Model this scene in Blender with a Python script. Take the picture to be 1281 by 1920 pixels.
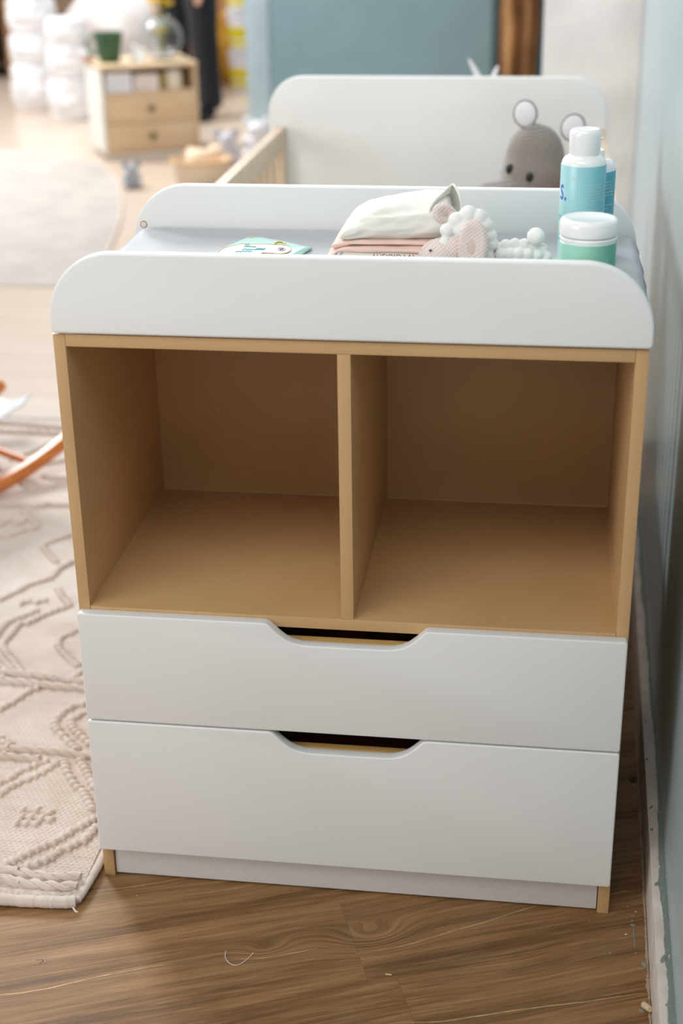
import bpy, bmesh, math, random
import numpy as np
from mathutils import Vector, Matrix, noise
for o in list(bpy.data.objects): bpy.data.objects.remove(o)
sc = bpy.context.scene
col = sc.collection
R = math.radians
random.seed(7)
# ---------------------------------------------------------------- camera
YAW, PITCH, ROLL, FPX = -0.14381, 0.41559, -0.015405, 2742.385
cam = bpy.data.cameras.new('camera'); cam_o = bpy.data.objects.new('camera', cam); col.objects.link(cam_o)
fw = Vector((math.sin(YAW)*math.cos(PITCH), math.cos(YAW)*math.cos(PITCH), -math.sin(PITCH)))
rt = Vector((math.cos(YAW), -math.sin(YAW), 0)); up = rt.cross(fw)
rt2 = rt*math.cos(ROLL)+up*math.sin(ROLL); up2 = -rt*math.sin(ROLL)+up*math.cos(ROLL)
M = Matrix((rt2, up2, -fw)).transposed().to_4x4(); M.translation = (0.26197, -1.84726, 1.48124)
cam_o.matrix_world = M
cam.sensor_fit = 'VERTICAL'; cam.sensor_height = 36; cam.lens = FPX/1920*36
cam.clip_start = .05; cam.clip_end = 60
cam.dof.use_dof = True; cam.dof.focus_distance = 2.16; cam.dof.aperture_fstop = 2.6
sc.camera = cam_o
# ---------------------------------------------------------------- world, lights, exposure
w = bpy.data.worlds.new('daylight'); sc.world = w; w.use_nodes = True
bg = w.node_tree.nodes['Background']; bg.inputs[0].default_value = (0.96, 0.98, 1.0, 1); bg.inputs[1].default_value = 0.22
def area(name, loc, target, sx, sy, power, color):
    l = bpy.data.lights.new(name, 'AREA'); l.shape = 'RECTANGLE'; l.size = sx; l.size_y = sy; l.energy = power; l.color = color
    o = bpy.data.objects.new(name, l); col.objects.link(o); o.location = loc
    o.rotation_euler = (Vector(target)-Vector(loc)).to_track_quat('-Z', 'Y').to_euler(); return o
area('window_light_left', (-5.3, 6.6, 5.0), (0.2, 1.4, 0.5), 2.0, 1.8, 430, (0.92, 0.965, 1.0))
area('window_light_front_left', (-3.2, -2.5, 1.7), (0.0, 0.0, 0.6), 2.2, 1.5, 48, (1.0, 1.0, 0.99))
area('window_light_front_right', (2.5, -2.7, 1.9), (0.0, 0.0, 0.6), 1.8, 1.5, 60, (1.0, 0.98, 0.96))
area('ceiling_light_front', (-0.4, -1.9, 3.2), (0.0, -0.2, 0.3), 2.4, 1.3, 32, (1.0, 0.985, 0.955))
area('fill_light_middle', (-0.8, 0.9, 3.0), (0.1, 3.2, 1.2), 2.2, 1.4, 24, (1.0, 0.99, 0.97))  # added fill, no fixture there: brightens headboard and white wall
area('fill_light_back', (-2.2, 6.0, 3.6), (-2.2, 6.9, 0), 3.5, 2.5, 72, (1.0, 0.98, 0.95))  # added fill without a fixture, lifts the far left background
area('window_light_back', (-2.6, 10.6, 4.9), (-0.4, 1.0, 0.9), 5.0, 2.2, 150, (0.95, 0.98, 1.0))
sc.view_settings.view_transform = 'Standard'; sc.view_settings.look = 'None'
sc.view_settings.gamma = 1; sc.view_settings.use_curve_mapping = False
sc.view_settings.exposure = 0.41
sc.cycles.use_denoising = True
sc.cycles.max_bounces = 8; sc.cycles.diffuse_bounces = 5; sc.cycles.transparent_max_bounces = 8
# ---------------------------------------------------------------- materials
def lin(c):
    return tuple(((v/255)/12.92 if v/255 <= .04045 else ((v/255+.055)/1.055)**2.4) for v in c)+(1,)
class N:
    def __init__(s, name, rough=.5, metal=0, spec=.5, coat=0, sheen=0):
        s.m = bpy.data.materials.new(name); s.m.use_nodes = True; s.t = s.m.node_tree
        s.b = s.t.nodes['Principled BSDF']; s.b.inputs['Roughness'].default_value = rough
        s.b.inputs['Metallic'].default_value = metal; s.b.inputs['Specular IOR Level'].default_value = spec
        s.b.inputs['Coat Weight'].default_value = coat; s.b.inputs['Sheen Weight'].default_value = sheen
    def n(s, ty, **k):
        nd = s.t.nodes.new(ty)
        for a, v in k.items(): setattr(nd, a, v)
        return nd
    def L(s, a, b): s.t.links.new(a, b)
    def col(s, c): s.b.inputs['Base Color'].default_value = c if len(c) == 4 and max(c) <= 1 else lin(c); return s
    def coord(s, kind='Object'): return s.n('ShaderNodeTexCoord').outputs[kind]
    def mapv(s, v, scale=(1, 1, 1), loc=(0, 0, 0), rot=(0, 0, 0)):
        m = s.n('ShaderNodeMapping'); m.inputs['Scale'].default_value = scale; m.inputs['Location'].default_value = loc
        m.inputs['Rotation'].default_value = rot; s.L(v, m.inputs[0]); return m.outputs[0]
    def noise(s, v, scale=5, detail=3, rough=.5, dist=0):
        m = s.n('ShaderNodeTexNoise'); m.inputs['Scale'].default_value = scale; m.inputs['Detail'].default_value = detail
        m.inputs['Roughness'].default_value = rough; m.inputs['Distortion'].default_value = dist; s.L(v, m.inputs['Vector']); return m.outputs['Fac']
    def ramp(s, f, stops):
        r = s.n('ShaderNodeValToRGB'); e = r.color_ramp.elements
        while len(e) < len(stops): e.new(.5)
        for i, (p, c) in enumerate(stops): e[i].position = p; e[i].color = lin(c) if max(c) > 1 else c
        s.L(f, r.inputs[0]); return r.outputs[0]
    def math(s, op, a, b=None, c=None):
        m = s.n('ShaderNodeMath', operation=op)
        for i, v in enumerate((a, b, c)):
            if v is None: continue
            if isinstance(v, (int, float)): m.inputs[i].default_value = v
            else: s.L(v, m.inputs[i])
        return m.outputs[0]
    def mix(s, f, a, b):
        m = s.n('ShaderNodeMix', data_type='RGBA')
        if isinstance(f, (int, float)): m.inputs[0].default_value = f
        else: s.L(f, m.inputs[0])
        for i, v in ((6, a), (7, b)):
            if isinstance(v, tuple): m.inputs[i].default_value = lin(v) if max(v) > 1 else v
            else: s.L(v, m.inputs[i])
        return m.outputs[2]
    def base(s, c): s.L(c, s.b.inputs['Base Color']); return s
    def bump(s, h, strength=.3, dist=.002):
        b = s.n('ShaderNodeBump'); b.inputs['Strength'].default_value = strength; b.inputs['Distance'].default_value = dist
        s.L(h, b.inputs['Height']); s.L(b.outputs[0], s.b.inputs['Normal']); return s
def plain(name, c, rough=.5, var=.04, nscale=6, bump=0, bscale=200, **k):
    """one colour with slight procedural unevenness and fine relief"""
    s = N(name, rough, **k); v = s.coord()
    f = s.noise(v, nscale, 3)
    d = tuple(max(0, int(x*(1-var))) for x in c); u = tuple(min(255, int(x*(1+var*.6))) for x in c)
    s.base(s.ramp(f, [(.35, d), (.65, u)]))
    if bump: s.bump(s.noise(v, bscale, 4), bump, .001)
    return s.m
def weave(name, c, scale=300, rough=.9, bump=.6, dist=.001, var=.1, sheen=.3):
    s = N(name, rough, sheen=sheen); v = s.coord()
    w1 = s.n('ShaderNodeTexWave', bands_direction='X'); w1.inputs['Scale'].default_value = scale; w1.inputs['Distortion'].default_value = 1.5
    w2 = s.n('ShaderNodeTexWave', bands_direction='Z'); w2.inputs['Scale'].default_value = scale; w2.inputs['Distortion'].default_value = 1.5
    s.L(v, w1.inputs[0]); s.L(v, w2.inputs[0])
    h = s.math('MULTIPLY', w1.outputs['Fac'], w2.outputs['Fac'])
    d = tuple(int(x*(1-var)) for x in c)
    s.base(s.ramp(h, [(0, d), (.5, c)])); s.bump(h, bump, dist); return s.m
def wood(name, c1, c2, scale=(1.5, 30, 30), rough=.5, dist=.6):
    s = N(name, rough); v = s.mapv(s.coord(), scale)
    f = s.noise(v, 1.6, 6, .6, dist); s.base(s.ramp(f, [(.3, c1), (.7, c2)])); s.bump(f, .08, .001); return s.m
# ---------------------------------------------------------------- mesh helpers
def empty(name, loc=(0, 0, 0), rz=0, label=None, cat=None, group=None):
    o = bpy.data.objects.new(name, None); col.objects.link(o); o.location = loc; o.rotation_euler = (0, 0, rz)
    o.empty_display_size = .05
    return tag(o, label, cat, group)
def tag(o, label=None, cat=None, group=None, kind=None):
    for k, v in (('label', label), ('category', cat), ('group', group), ('kind', kind)):
        if v: o[k] = v
    return o
def link(name, me, mats, parent=None, smooth=True, ang=35):
    o = bpy.data.objects.new(name, me); col.objects.link(o)
    for m in (mats if isinstance(mats, (list, tuple)) else [mats]): me.materials.append(m)
    if smooth:
        me.polygons.foreach_set('use_smooth', [True]*len(me.polygons)); me.set_sharp_from_angle(angle=R(ang))
    if parent: o.parent = parent
    return o
def obj(name, bm, mats, parent=None, smooth=True, ang=35, off=None, world=True):
    """one mesh object; geometry is given in world coordinates and moved into the frame of its thing"""
    me = bpy.data.meshes.new(name); bmesh.ops.recalc_face_normals(bm, faces=bm.faces)
    bm.to_mesh(me); bm.free()
    if parent and world:
        chain = []; p = parent
        Mw = Matrix.Identity(4)
        while p: chain.append(p); p = p.parent
        for q in reversed(chain): Mw = Mw @ q.matrix_basis
        me.transform(Mw.inverted())
    return link(name, me, mats, parent, smooth, ang)
def part(parent, name, bm, mats, **k): return obj(name, bm, mats, parent, **k)
def box(bm, x0, x1, y0, y1, z0, z1, bev=0, seg=2, mi=0):
    vs = [bm.verts.new((x, y, z)) for x in (x0, x1) for y in (y0, y1) for z in (z0, z1)]
    fs = [bm.faces.new([vs[i] for i in q]) for q in ((0, 1, 3, 2), (4, 6, 7, 5), (0, 4, 5, 1), (2, 3, 7, 6), (0, 2, 6, 4), (1, 5, 7, 3))]
    for f in fs: f.material_index = mi
    if bev: bmesh.ops.bevel(bm, geom=list({e for f in fs for e in f.edges}), offset=bev, segments=seg, profile=.6, affect='EDGES')
    return bm
def bx(*a, **k): return box(bmesh.new(), *a, **k)
def prism(outline, y0, y1, bev=0, seg=3, axis='y'):
    """outline of (x,z) extruded along y (or (x,y) along z)"""
    bm = bmesh.new()
    P = (lambda a, b, c: (a, c, b)) if axis == 'y' else (lambda a, b, c: (a, b, c))
    A = [bm.verts.new(P(a, b, y0)) for a, b in outline]; B = [bm.verts.new(P(a, b, y1)) for a, b in outline]
    f1 = bm.faces.new(A); f2 = bm.faces.new(B[::-1])
    n = len(A)
    for i in range(n): bm.faces.new((A[i], B[i], B[(i+1) % n], A[(i+1) % n]))
    bmesh.ops.recalc_face_normals(bm, faces=bm.faces)
    if bev:
        bmesh.ops.bevel(bm, geom=list(set(f1.edges) | set(f2.edges)), offset=bev, segments=seg, profile=.5, affect='EDGES')
    return bm
def lathe(prof, c=(0, 0, 0), n=48, bm=None, mi=0):
    """prof of (radius, z)"""
    bm = bm or bmesh.new(); rings = []
    for r, z in prof:
        if r < 1e-6: rings.append([bm.verts.new((c[0], c[1], c[2]+z))])
        else: rings.append([bm.verts.new((c[0]+r*math.cos(2*math.pi*k/n), c[1]+r*math.sin(2*math.pi*k/n), c[2]+z)) for k in range(n)])
    for a, b in zip(rings, rings[1:]):
        for k in range(n):
            k2 = (k+1) % n
            q = [a[k % len(a)], a[k2 % len(a)], b[k2 % len(b)], b[k % len(b)]]
            q = list(dict.fromkeys(q))
            if len(q) > 2: bm.faces.new(q).material_index = mi
    for rg in (rings[0], rings[-1]):
        if len(rg) > 2 and prof[0] != prof[-1]: bm.faces.new(rg)
    return bm
def ell(bm, c, r, rot=None, u=20, v=12, mi=0):
    res = bmesh.ops.create_uvsphere(bm, u_segments=u, v_segments=v, radius=1)
    Mx = Matrix.Translation(c) @ (rot.to_4x4() if rot else Matrix.Identity(4)) @ Matrix.Diagonal((*r, 1))
    bmesh.ops.transform(bm, matrix=Mx, verts=res['verts'])
    for vv in res['verts']:
        for f in vv.link_faces: f.material_index = mi
    return res['verts']
def ico(bm, c, r, rot=None, sub=2):
    res = bmesh.ops.create_icosphere(bm, subdivisions=sub, radius=1)
    Mx = Matrix.Translation(c) @ (rot.to_4x4() if rot else Matrix.Identity(4)) @ Matrix.Diagonal((*r, 1))
    bmesh.ops.transform(bm, matrix=Mx, verts=res['verts']); return res['verts']
def tube(bm, pts, rad, n=10, closed=False, flat=1.0):
    pts = [Vector(p) for p in pts]; m = len(pts)
    rad = rad if isinstance(rad, (list, tuple)) else [rad]*m
    rings = []; prev = None
    for i, p in enumerate(pts):
        if closed: t = pts[(i+1) % m]-pts[i-1]
        else: t = pts[min(i+1, m-1)]-pts[max(i-1, 0)]
        t.normalize()
        if prev is None:
            a = Vector((0, 0, 1)) if abs(t.z) < .9 else Vector((1, 0, 0))
            s = t.cross(a).normalized()
        else: s = (prev-t*prev.dot(t)).normalized()
        prev = s; q = t.cross(s)
        rings.append([bm.verts.new(p+(s*math.cos(2*math.pi*k/n)+q*math.sin(2*math.pi*k/n)*flat)*rad[i]) for k in range(n)])
    pr = list(zip(rings, rings[1:])) + ([(rings[-1], rings[0])] if closed else [])
    for a, b in pr:
        for k in range(n): bm.faces.new((a[k], a[(k+1) % n], b[(k+1) % n], b[k]))
    if not closed:
        bm.faces.new(rings[0][::-1]); bm.faces.new(rings[-1])
    return bm
def resample(pts, step):
    pts = [Vector(p) for p in pts]; out = []
    for i in range(len(pts)-1):
        p0 = pts[max(i-1, 0)]; p1 = pts[i]; p2 = pts[i+1]; p3 = pts[min(i+2, len(pts)-1)]
        n = max(1, int((p2-p1).length/step))
        for k in range(n):
            t = k/n
            out.append(.5*((2*p1)+(-p0+p2)*t+(2*p0-5*p1+4*p2-p3)*t*t+(-p0+3*p1-3*p2+p3)*t**3))
    out.append(pts[-1]); return out
def fuse(bm, voxel, smooth=6):
    """join overlapping volumes into one continuous surface"""
    me = bpy.data.meshes.new('t'); bm.to_mesh(me); bm.free()
    o = bpy.data.objects.new('t', me); col.objects.link(o)
    m = o.modifiers.new('r', 'REMESH'); m.mode = 'VOXEL'; m.voxel_size = voxel
    m = o.modifiers.new('s', 'SMOOTH'); m.iterations = smooth; m.factor = .5
    dg = bpy.context.evaluated_depsgraph_get(); me2 = bpy.data.meshes.new_from_object(o.evaluated_get(dg))
    bpy.data.objects.remove(o); b = bmesh.new(); b.from_mesh(me2); bpy.data.meshes.remove(me2); bpy.data.meshes.remove(me); return b
def text_bm(s, size, place, extrude=.00012, align='LEFT'):
    """flat lettering; place((u,v,h)) -> world point"""
    c = bpy.data.curves.new('t', 'FONT'); c.body = s; c.size = size; c.align_x = align; c.extrude = 0; c.resolution_u = 3
    o = bpy.data.objects.new('t', c); col.objects.link(o)
    dg = bpy.context.evaluated_depsgraph_get(); me = bpy.data.meshes.new_from_object(o.evaluated_get(dg))
    bpy.data.objects.remove(o); b = bmesh.new(); b.from_mesh(me); bpy.data.meshes.remove(me)
    for v in b.verts: v.co = place(v.co.x, v.co.y)
    return b
def join(bms):
    me = bpy.data.meshes.new('j'); out = bmesh.new()
    for b in bms:
        b.to_mesh(me); b.free(); out.from_mesh(me)
    bpy.data.meshes.remove(me); return out
def loft(sections, closed_ends=True):
    """sections: list of rings of equal length"""
    bm = bmesh.new(); rs = [[bm.verts.new(p) for p in s] for s in sections]; n = len(rs[0])
    for a, b in zip(rs, rs[1:]):
        for k in range(n): bm.faces.new((a[k], a[(k+1) % n], b[(k+1) % n], b[k]))
    if closed_ends: bm.faces.new(rs[0][::-1]); bm.faces.new(rs[-1])
    return bm
# ================================================================ shared materials
white_lacquer = plain('white_lacquer', (229, 230, 229), .38, var=.012, nscale=3, bump=.02, bscale=400)
def tan_lacquer():
    s = N('tan_lacquer', .33); v = s.coord(); f = s.noise(v, 6, 4)
    c = s.ramp(f, [(.3, (191, 154, 109)), (.7, (199, 162, 117))])
    d = s.math('GREATER_THAN', s.noise(s.mapv(v, (1, 1, 1)), 95, 1, .5), .80)
    s.base(s.mix(d, c, (205, 175, 130))); s.bump(s.noise(v, 350, 3), .04, .001); return s.m
tan = tan_lacquer()
crib_wood = wood('pale_beech', (205, 180, 152), (222, 198, 170), (2, 25, 25), .3)
dark_gap = plain('drawer_bottom_board', (60, 45, 32), .8)
plywood = wood('plywood', (190, 150, 85), (215, 175, 110), (3, 3, 160), .6)

# ================================================================ SETTING
SL = .018                                     # the right-hand wall runs a degree off the cabinet
def shear(bm):
    for v in bm.verts: v.co.x += SL*v.co.y
    return bm
# ---- floor
G = R(21.2); gu = Vector((math.cos(G), math.sin(G), 0)); gv = Vector((-math.sin(G), math.cos(G), 0))
def dark_oak():
    s = N('brown_laminate', .36, spec=.28)
    pos = s.n('ShaderNodeNewGeometry').outputs['Position']; oi = s.n('ShaderNodeObjectInfo').outputs['Random']
    q = s.mapv(pos, (1, 1, 1), (0, 0, 0), (0, 0, -G)); sep = s.n('ShaderNodeSeparateXYZ'); s.L(q, sep.inputs[0])
    u, v = sep.outputs[0], sep.outputs[1]
    warp = None
    for kx, ky, A, sg in [(.047, -.094, .042, .034), (-.108, -.143, .022, .020), (-.347, -.108, .009, .009), (.257, -.15, .008, .05), (-.21, -.02, .008, .05)]:
        ku = kx*math.cos(G)+ky*math.sin(G); kv = -kx*math.sin(G)+ky*math.cos(G)
        du = s.math('MULTIPLY', s.math('SUBTRACT', u, ku), .55); dv = s.math('SUBTRACT', v, kv)
        d2 = s.math('ADD', s.math('MULTIPLY', du, du), s.math('MULTIPLY', dv, dv))
        g = s.math('MULTIPLY', s.math('POWER', 2.71828, s.math('MULTIPLY', d2, -1/(sg*sg))), A)
        warp = g if warp is None else s.math('ADD', warp, g)
    vw = s.math('ADD', v, warp)
    cmb = s.n('ShaderNodeCombineXYZ'); s.L(s.math('MULTIPLY', u, 1.0), cmb.inputs[0]); s.L(s.math('MULTIPLY', vw, 11), cmb.inputs[1]); s.L(s.math('MULTIPLY', oi, 37), cmb.inputs[2])
    big = s.noise(cmb.outputs[0], 1.7, 3, .5, .15)
    cm2 = s.n('ShaderNodeCombineXYZ'); s.L(s.math('MULTIPLY', u, 5), cm2.inputs[0]); s.L(s.math('MULTIPLY', vw, 150), cm2.inputs[1]); s.L(oi, cm2.inputs[2])
    fine = s.noise(cm2.outputs[0], 1.6, 6, .7, .5)
    cm3 = s.n('ShaderNodeCombineXYZ'); s.L(s.math('MULTIPLY', u, 1.2), cm3.inputs[0]); s.L(s.math('MULTIPLY', vw, 26), cm3.inputs[1]); s.L(s.math('MULTIPLY', oi, 11), cm3.inputs[2])
    mid = s.noise(cm3.outputs[0], 2.6, 4, .6, .3)
    f = s.math('ADD', s.math('MULTIPLY', big, .34), s.math('ADD', s.math('MULTIPLY', mid, .26), s.math('MULTIPLY', fine, .44)))
    f = s.math('ADD', f, s.math('MULTIPLY', s.math('SUBTRACT', oi, .5), .02))
    c = s.ramp(f, [(.34, (74, 50, 29)), (.46, (112, 80, 48)), (.54, (138, 102, 65)), (.68, (168, 131, 90))])
    # fine growth lines that close into rings round the knots
    wv = s.math('SINE', s.math('MULTIPLY', s.math('ADD', vw, s.math('MULTIPLY', s.noise(pos, 16, 4, .6), .012)), 620))
    wgt = s.math('MINIMUM', s.math('MULTIPLY', warp, 40), 1)
    c = s.mix(s.math('MULTIPLY', s.math('MULTIPLY', s.math('GREATER_THAN', wv, .55), wgt), .38), c, (158, 122, 82))
    c = s.mix(s.math('MULTIPLY', s.math('MULTIPLY', s.math('LESS_THAN', wv, -.5), wgt), .35), c, (72, 50, 32))
    c = s.mix(s.math('MULTIPLY', s.math('GREATER_THAN', fine, .60), .16), c, (176, 140, 100))
    haze = s.noise(s.mapv(pos, (1, 1, 1)), 7, 5, .6)
    c = s.mix(s.math('MULTIPLY', s.math('SUBTRACT', haze, .45), .5), c, (150, 132, 115))
    s.base(c); s.bump(fine, .12, .0006)
    s.L(s.math('ADD', s.math('MULTIPLY', haze, .25), .42), s.b.inputs['Roughness'])
    return s.m
def pale_oak():
    s = N('pale_laminate', .3, spec=.5); oi = s.n('ShaderNodeObjectInfo').outputs['Random']
    v = s.mapv(s.coord(), (1.5, 14, 1)); f = s.noise(v, 1.5, 5, .6, .5)
    c = s.ramp(f, [(.3, (190, 170, 152)), (.7, (202, 184, 168))])
    s.base(s.mix(s.math('MULTIPLY', oi, .35), c, (190, 166, 146))); return s.m
oak_d, oak_p = dark_oak(), pale_oak()
fl = obj('floor', bx(-8, 3.5, -2.2, 14, -.10, -.013), plain('screed', (196, 172, 150), .6)); tag(fl, kind='structure')
def clip(bm, co, no):
    bmesh.ops.bisect_plane(bm, geom=bm.verts[:]+bm.edges[:]+bm.faces[:], plane_co=co, plane_no=no, clear_outer=True)
    eds = [e for e in bm.edges if e.is_boundary]
    if eds: bmesh.ops.holes_fill(bm, edges=eds, sides=0)
Y_SPLIT = 2.035
rnd = random.Random(3)
PW = .195; PL = 1.2
for r in range(-14, 16):
    v0 = -.007+PW*r
    uoff = {-1: -.022, -2: .02, 0: .55}.get(r, rnd.uniform(0, PL))
    for k in range(-4, 4):
        u0 = uoff+PL*k
        c = gu*(u0+PL/2)+gv*(v0+PW/2)
        if not (-2.4 < c.x < .9 and -1.7 < c.y < Y_SPLIT+.5): continue
        bm = bmesh.new(); box(bm, u0+.00008, u0+PL-.00008, v0+.00008, v0+PW-.00008, -.0125, 0, .0002, 1)
        for vt in bm.verts: vt.co = gu*vt.co.x+gv*vt.co.y+Vector((0, 0, vt.co.z))
        clip(bm, (.458, 0, 0), Vector((1, -SL, 0))); clip(bm, (0, Y_SPLIT, 0), (0, 1, 0)); clip(bm, (-2.2, 0, 0), (-1, 0, 0)); clip(bm, (0, -1.3, 0), (0, -1, 0))
        if len(bm.faces) > 4: obj('plank', bm, oak_d, fl, ang=20)
        else: bm.free()
rnd = random.Random(5)
r = 0; y0 = Y_SPLIT+.03
while y0 < 7.2:
    x0 = -4.6+rnd.uniform(-1.2, 0)
    while x0 < .52:
        a, b = max(x0, -4.6), min(x0+1.25, .5)
        if b-a > .05:
            cx, cy = (a+b)/2, y0+.0975
            bm = bx(-(b-a)/2+.0006, (b-a)/2-.0006, -.0969, .0969, -.006, .006, .001, 1)
            o = obj('plank', bm, oak_p, fl, ang=20, world=False); o.location = (cx, cy, -.006)
        x0 += 1.25
    y0 += .195
obj('floor_far_boards', bx(-7.9, .5, y0, 12, -.0125, 0), oak_p, fl)
obj('floor_side_boards', bx(-7.9, -4.6, Y_SPLIT+.03, y0, -.0125, 0), oak_p, fl)
obj('floor_left_boards', bx(-7.9, -2.2, -2.1, Y_SPLIT, -.0125, 0), oak_p, fl)
tag(obj('trim_1', prism([(-.004, 0), (-.002, .003), (.030, .003), (.034, 0), (.034, -.0128), (-.004, -.0128)], -2.4, .49, axis='y')
    , plain('grey_threshold', (150, 138, 130), .45)), kind='structure')
t1 = bpy.data.objects['trim_1']; t1.data.transform(Matrix(((0, 1, 0, 0), (1, 0, 0, Y_SPLIT-.001), (0, 0, 1, 0), (0, 0, 0, 1)))); t1.data.flip_normals()
# pale hairline cracks in the laminate print
vein = plain('pale_vein', (196, 164, 118), .5, var=.1, nscale=60)
for pts, wd in [([(.098, -.271), (.164, -.260), (.215, -.243), (.289, -.218), (.364, -.196), (.444, -.169)], .0011),
                ([(.024, -.137), (.097, -.109), (.166, -.068), (.229, -.032), (.297, .011)], .0009),
                ([(-.60, -.31), (-.473, -.285), (-.415, -.267), (-.331, -.226), (-.240, -.190)], .0011),
                ([(-.152, -.169), (-.105, -.161), (-.033, -.132)], .0009),
                ([(-.403, -.041), (-.338, -.021), (-.267, .009)], .0008),
                ([(.40, .045), (.43, .06)], .0007), ([(-.5, -.42), (-.3, -.36), (-.1, -.33)], .0009)]:
    ps = resample([(x, y, 0) for x, y in pts], .008); bm = bmesh.new(); L_ = []
    for i, p in enumerate(ps):
        t = (ps[min(i+1, len(ps)-1)]-ps[max(i-1, 0)]).normalized(); s = Vector((-t.y, t.x, 0))
        hw = wd*(.25+.75*math.sin(math.pi*min(1, (i+.5)/len(ps)*1.0))**.5)*(.7+.6*noise.noise(p*60))
        j = s*noise.noise(p*35)*.0012
        L_.append((bm.verts.new(p+j+s*hw+Vector((0, 0, .00015))), bm.verts.new(p+j-s*hw+Vector((0, 0, .00015)))))
    for a, b in zip(L_, L_[1:]): bm.faces.new((a[0], b[0], b[1], a[1]))
    obj('pale_grain_line', bm, vein, fl, smooth=False)

# ---- right-hand wall, glossy grey-blue paint over an old skirting board
def wall_paint():
    s = N('grey_blue_gloss_paint', .3, spec=.5); v = s.coord()
    f = s.noise(v, 1.5, 3); s.base(s.ramp(f, [(.3, (166, 182, 186)), (.7, (172, 188, 192))]))
    s.bump(s.noise(s.mapv(v, (1, 1, 1)), 55, 3, .5), .012, .001)
    return s.m
wr = obj('wall_right', shear(bx(.480, .62, -1.3, 3.2, -.01, 2.7)), wall_paint(), ang=20); tag(wr, kind='structure')
def base_paint():
    s = N('white_skirting_paint', .55); v = s.coord(); sep = s.n('ShaderNodeSeparateXYZ'); s.L(v, sep.inputs[0])
    x = s.math('SUBTRACT', sep.outputs[0], s.math('MULTIPLY', sep.outputs[1], SL))
    # strip of teal wall paint brushed over the back of the ledge with a ragged edge
    rag = s.math('ADD', s.math('MULTIPLY', s.noise(s.mapv(v, (1, .35, 1)), 30, 5, .7), .014), s.math('MULTIPLY', s.noise(s.mapv(v, (1, 1, 1)), 3.2, 2, .6), .017))
    m1 = s.math('GREATER_THAN', s.math('ADD', x, rag), .4895)
    m1 = s.math('MULTIPLY', m1, s.math('GREATER_THAN', sep.outputs[2], .07))
    fl_ = s.math('GREATER_THAN', s.noise(s.mapv(v, (1, .4, 1)), 210, 2, .6), .33)
    m1 = s.math('MULTIPLY', m1, fl_)
    m2 = s.math('GREATER_THAN', s.noise(s.mapv(v, (1, .5, 1), (3, 1, 2)), 70, 2, .4), .735)
    m = s.math('MAXIMUM', m1, m2)
    c = s.ramp(s.noise(v, 25, 4), [(.3, (196, 186, 176)), (.7, (220, 210, 202))])
    s.base(s.mix(m, c, (124, 134, 126))); s.bump(s.noise(v, 120, 4), .3, .0012); return s.m
bb = obj('baseboard_right', shear(bx(.458, .4815, -1.3, 3.2, 0, .09, .0025, 2)), base_paint()); tag(bb, kind='structure')
paint = plain('dried_grey_paint', (128, 136, 130), .5)
for (x, y, a, b, an) in [(.468, -.20, .0095, .0035, 70), (.4655, -.035, .006, .003, 60), (.463, .1, .0045, .0022, 80), (.464, .16, .006, .002, 60), (.4702, -.29, .004, .003, 20), (.462, .30, .005, .0018, 70), (.464, .42, .004, .002, 80)]:
    bm = bmesh.new(); ico(bm, (x+SL*y, y, .0903), (a, b, .0007), Matrix.Rotation(R(an), 3, 'Z'), 2); obj('paint_splash', bm, paint, bb)
for (x, y, a, b) in [(.436, -.022, .004, .0032), (.437, -.04, .0012, .010), (.437, -.06, .0009, .012), (.438, -.085, .0018, .0015), (.449, -.108, .004, .005), (.441, -.118, .002, .0014), (.446, -.118, .0018, .0012), (.441, -.205, .0042, .0034), (.446, -.185, .0015, .001), (.437, .0, .003, .0013)]:
    bm = bmesh.new(); ico(bm, (x, y, .0002), (a, b, .0004), None, 2); obj('paint_splash', bm, paint, fl)
wp = plain('white_paint_fleck', (215, 208, 195), .6)
for (x, y, a) in [(.425, -.045, .0022), (.43, .02, .001), (.436, -.012, .0012), (.40, -.09, .0010), (.37, -.02, .0008), (-.33, -.02, .0009), (-.335, -.045, .001), (-.42, -.19, .0011), (.442, .01, .0016)]:
    bm = bmesh.new(); ico(bm, (x, y, .0004), (a, a*.8, .0004), None, 1); obj('paint_splash', bm, wp, fl)
# crumbly sealant where the laminate meets the skirting
bm = bmesh.new(); yy = -1.2
while yy < 1.6:
    a = .0018+.0022*noise.noise(Vector((0, yy*30, 0)))+rnd.uniform(0, .0015)
    ico(bm, (.4568+SL*yy-a*.4, yy, .0006), (max(a, .0008), .0045, .0018+rnd.uniform(0, .001)), None, 1); yy += .0045
tag(obj('crumbled_sealant', bm, plain('old_sealant', (158, 140, 118), .9), bb), kind='stuff')

# ---- far walls
pier = obj('wall_back', bx(.222, 1.6, 3.2, 3.45, -.01, 2.7, .003), plain('white_wall_paint', (240, 235, 232), .6)); tag(pier, kind='structure')
tealm = plain('teal_wall_paint', (136, 168, 178), .55, var=.02); 
tl = obj('wall_middle', bx(-1.41, -.10, 7.0, 8.6, -.01, 3.0, .004), tealm); tag(tl, kind='structure')
obj('corner_face', bx(-1.545, -1.411, 6.995, 7.2, 0, 3.0, .003), plain('lit_teal_paint', (190, 214, 228), .5), tl)  # column's left side painted paler: the daylight on it is put into the colour
fw_ = obj('wall_far', bx(-7.5, 1.6, 11.2, 11.4, -.01, 3.2), plain('beige_wall_paint', (214, 188, 158), .7)); tag(fw_, kind='structure')
tw = obj('wall_far_right', bx(-.09, 1.6, 8.4, 8.5, -.01, 3.0), plain('deep_teal_paint', (44, 142, 162), .55)); tag(tw, kind='structure')

wf0 = obj('wall_front', bx(-6.5, .9, -4.1, -3.95, -.01, 3.4), plain('grey_room_wall', (150, 146, 142), .7)); tag(wf0, kind='structure')
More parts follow.
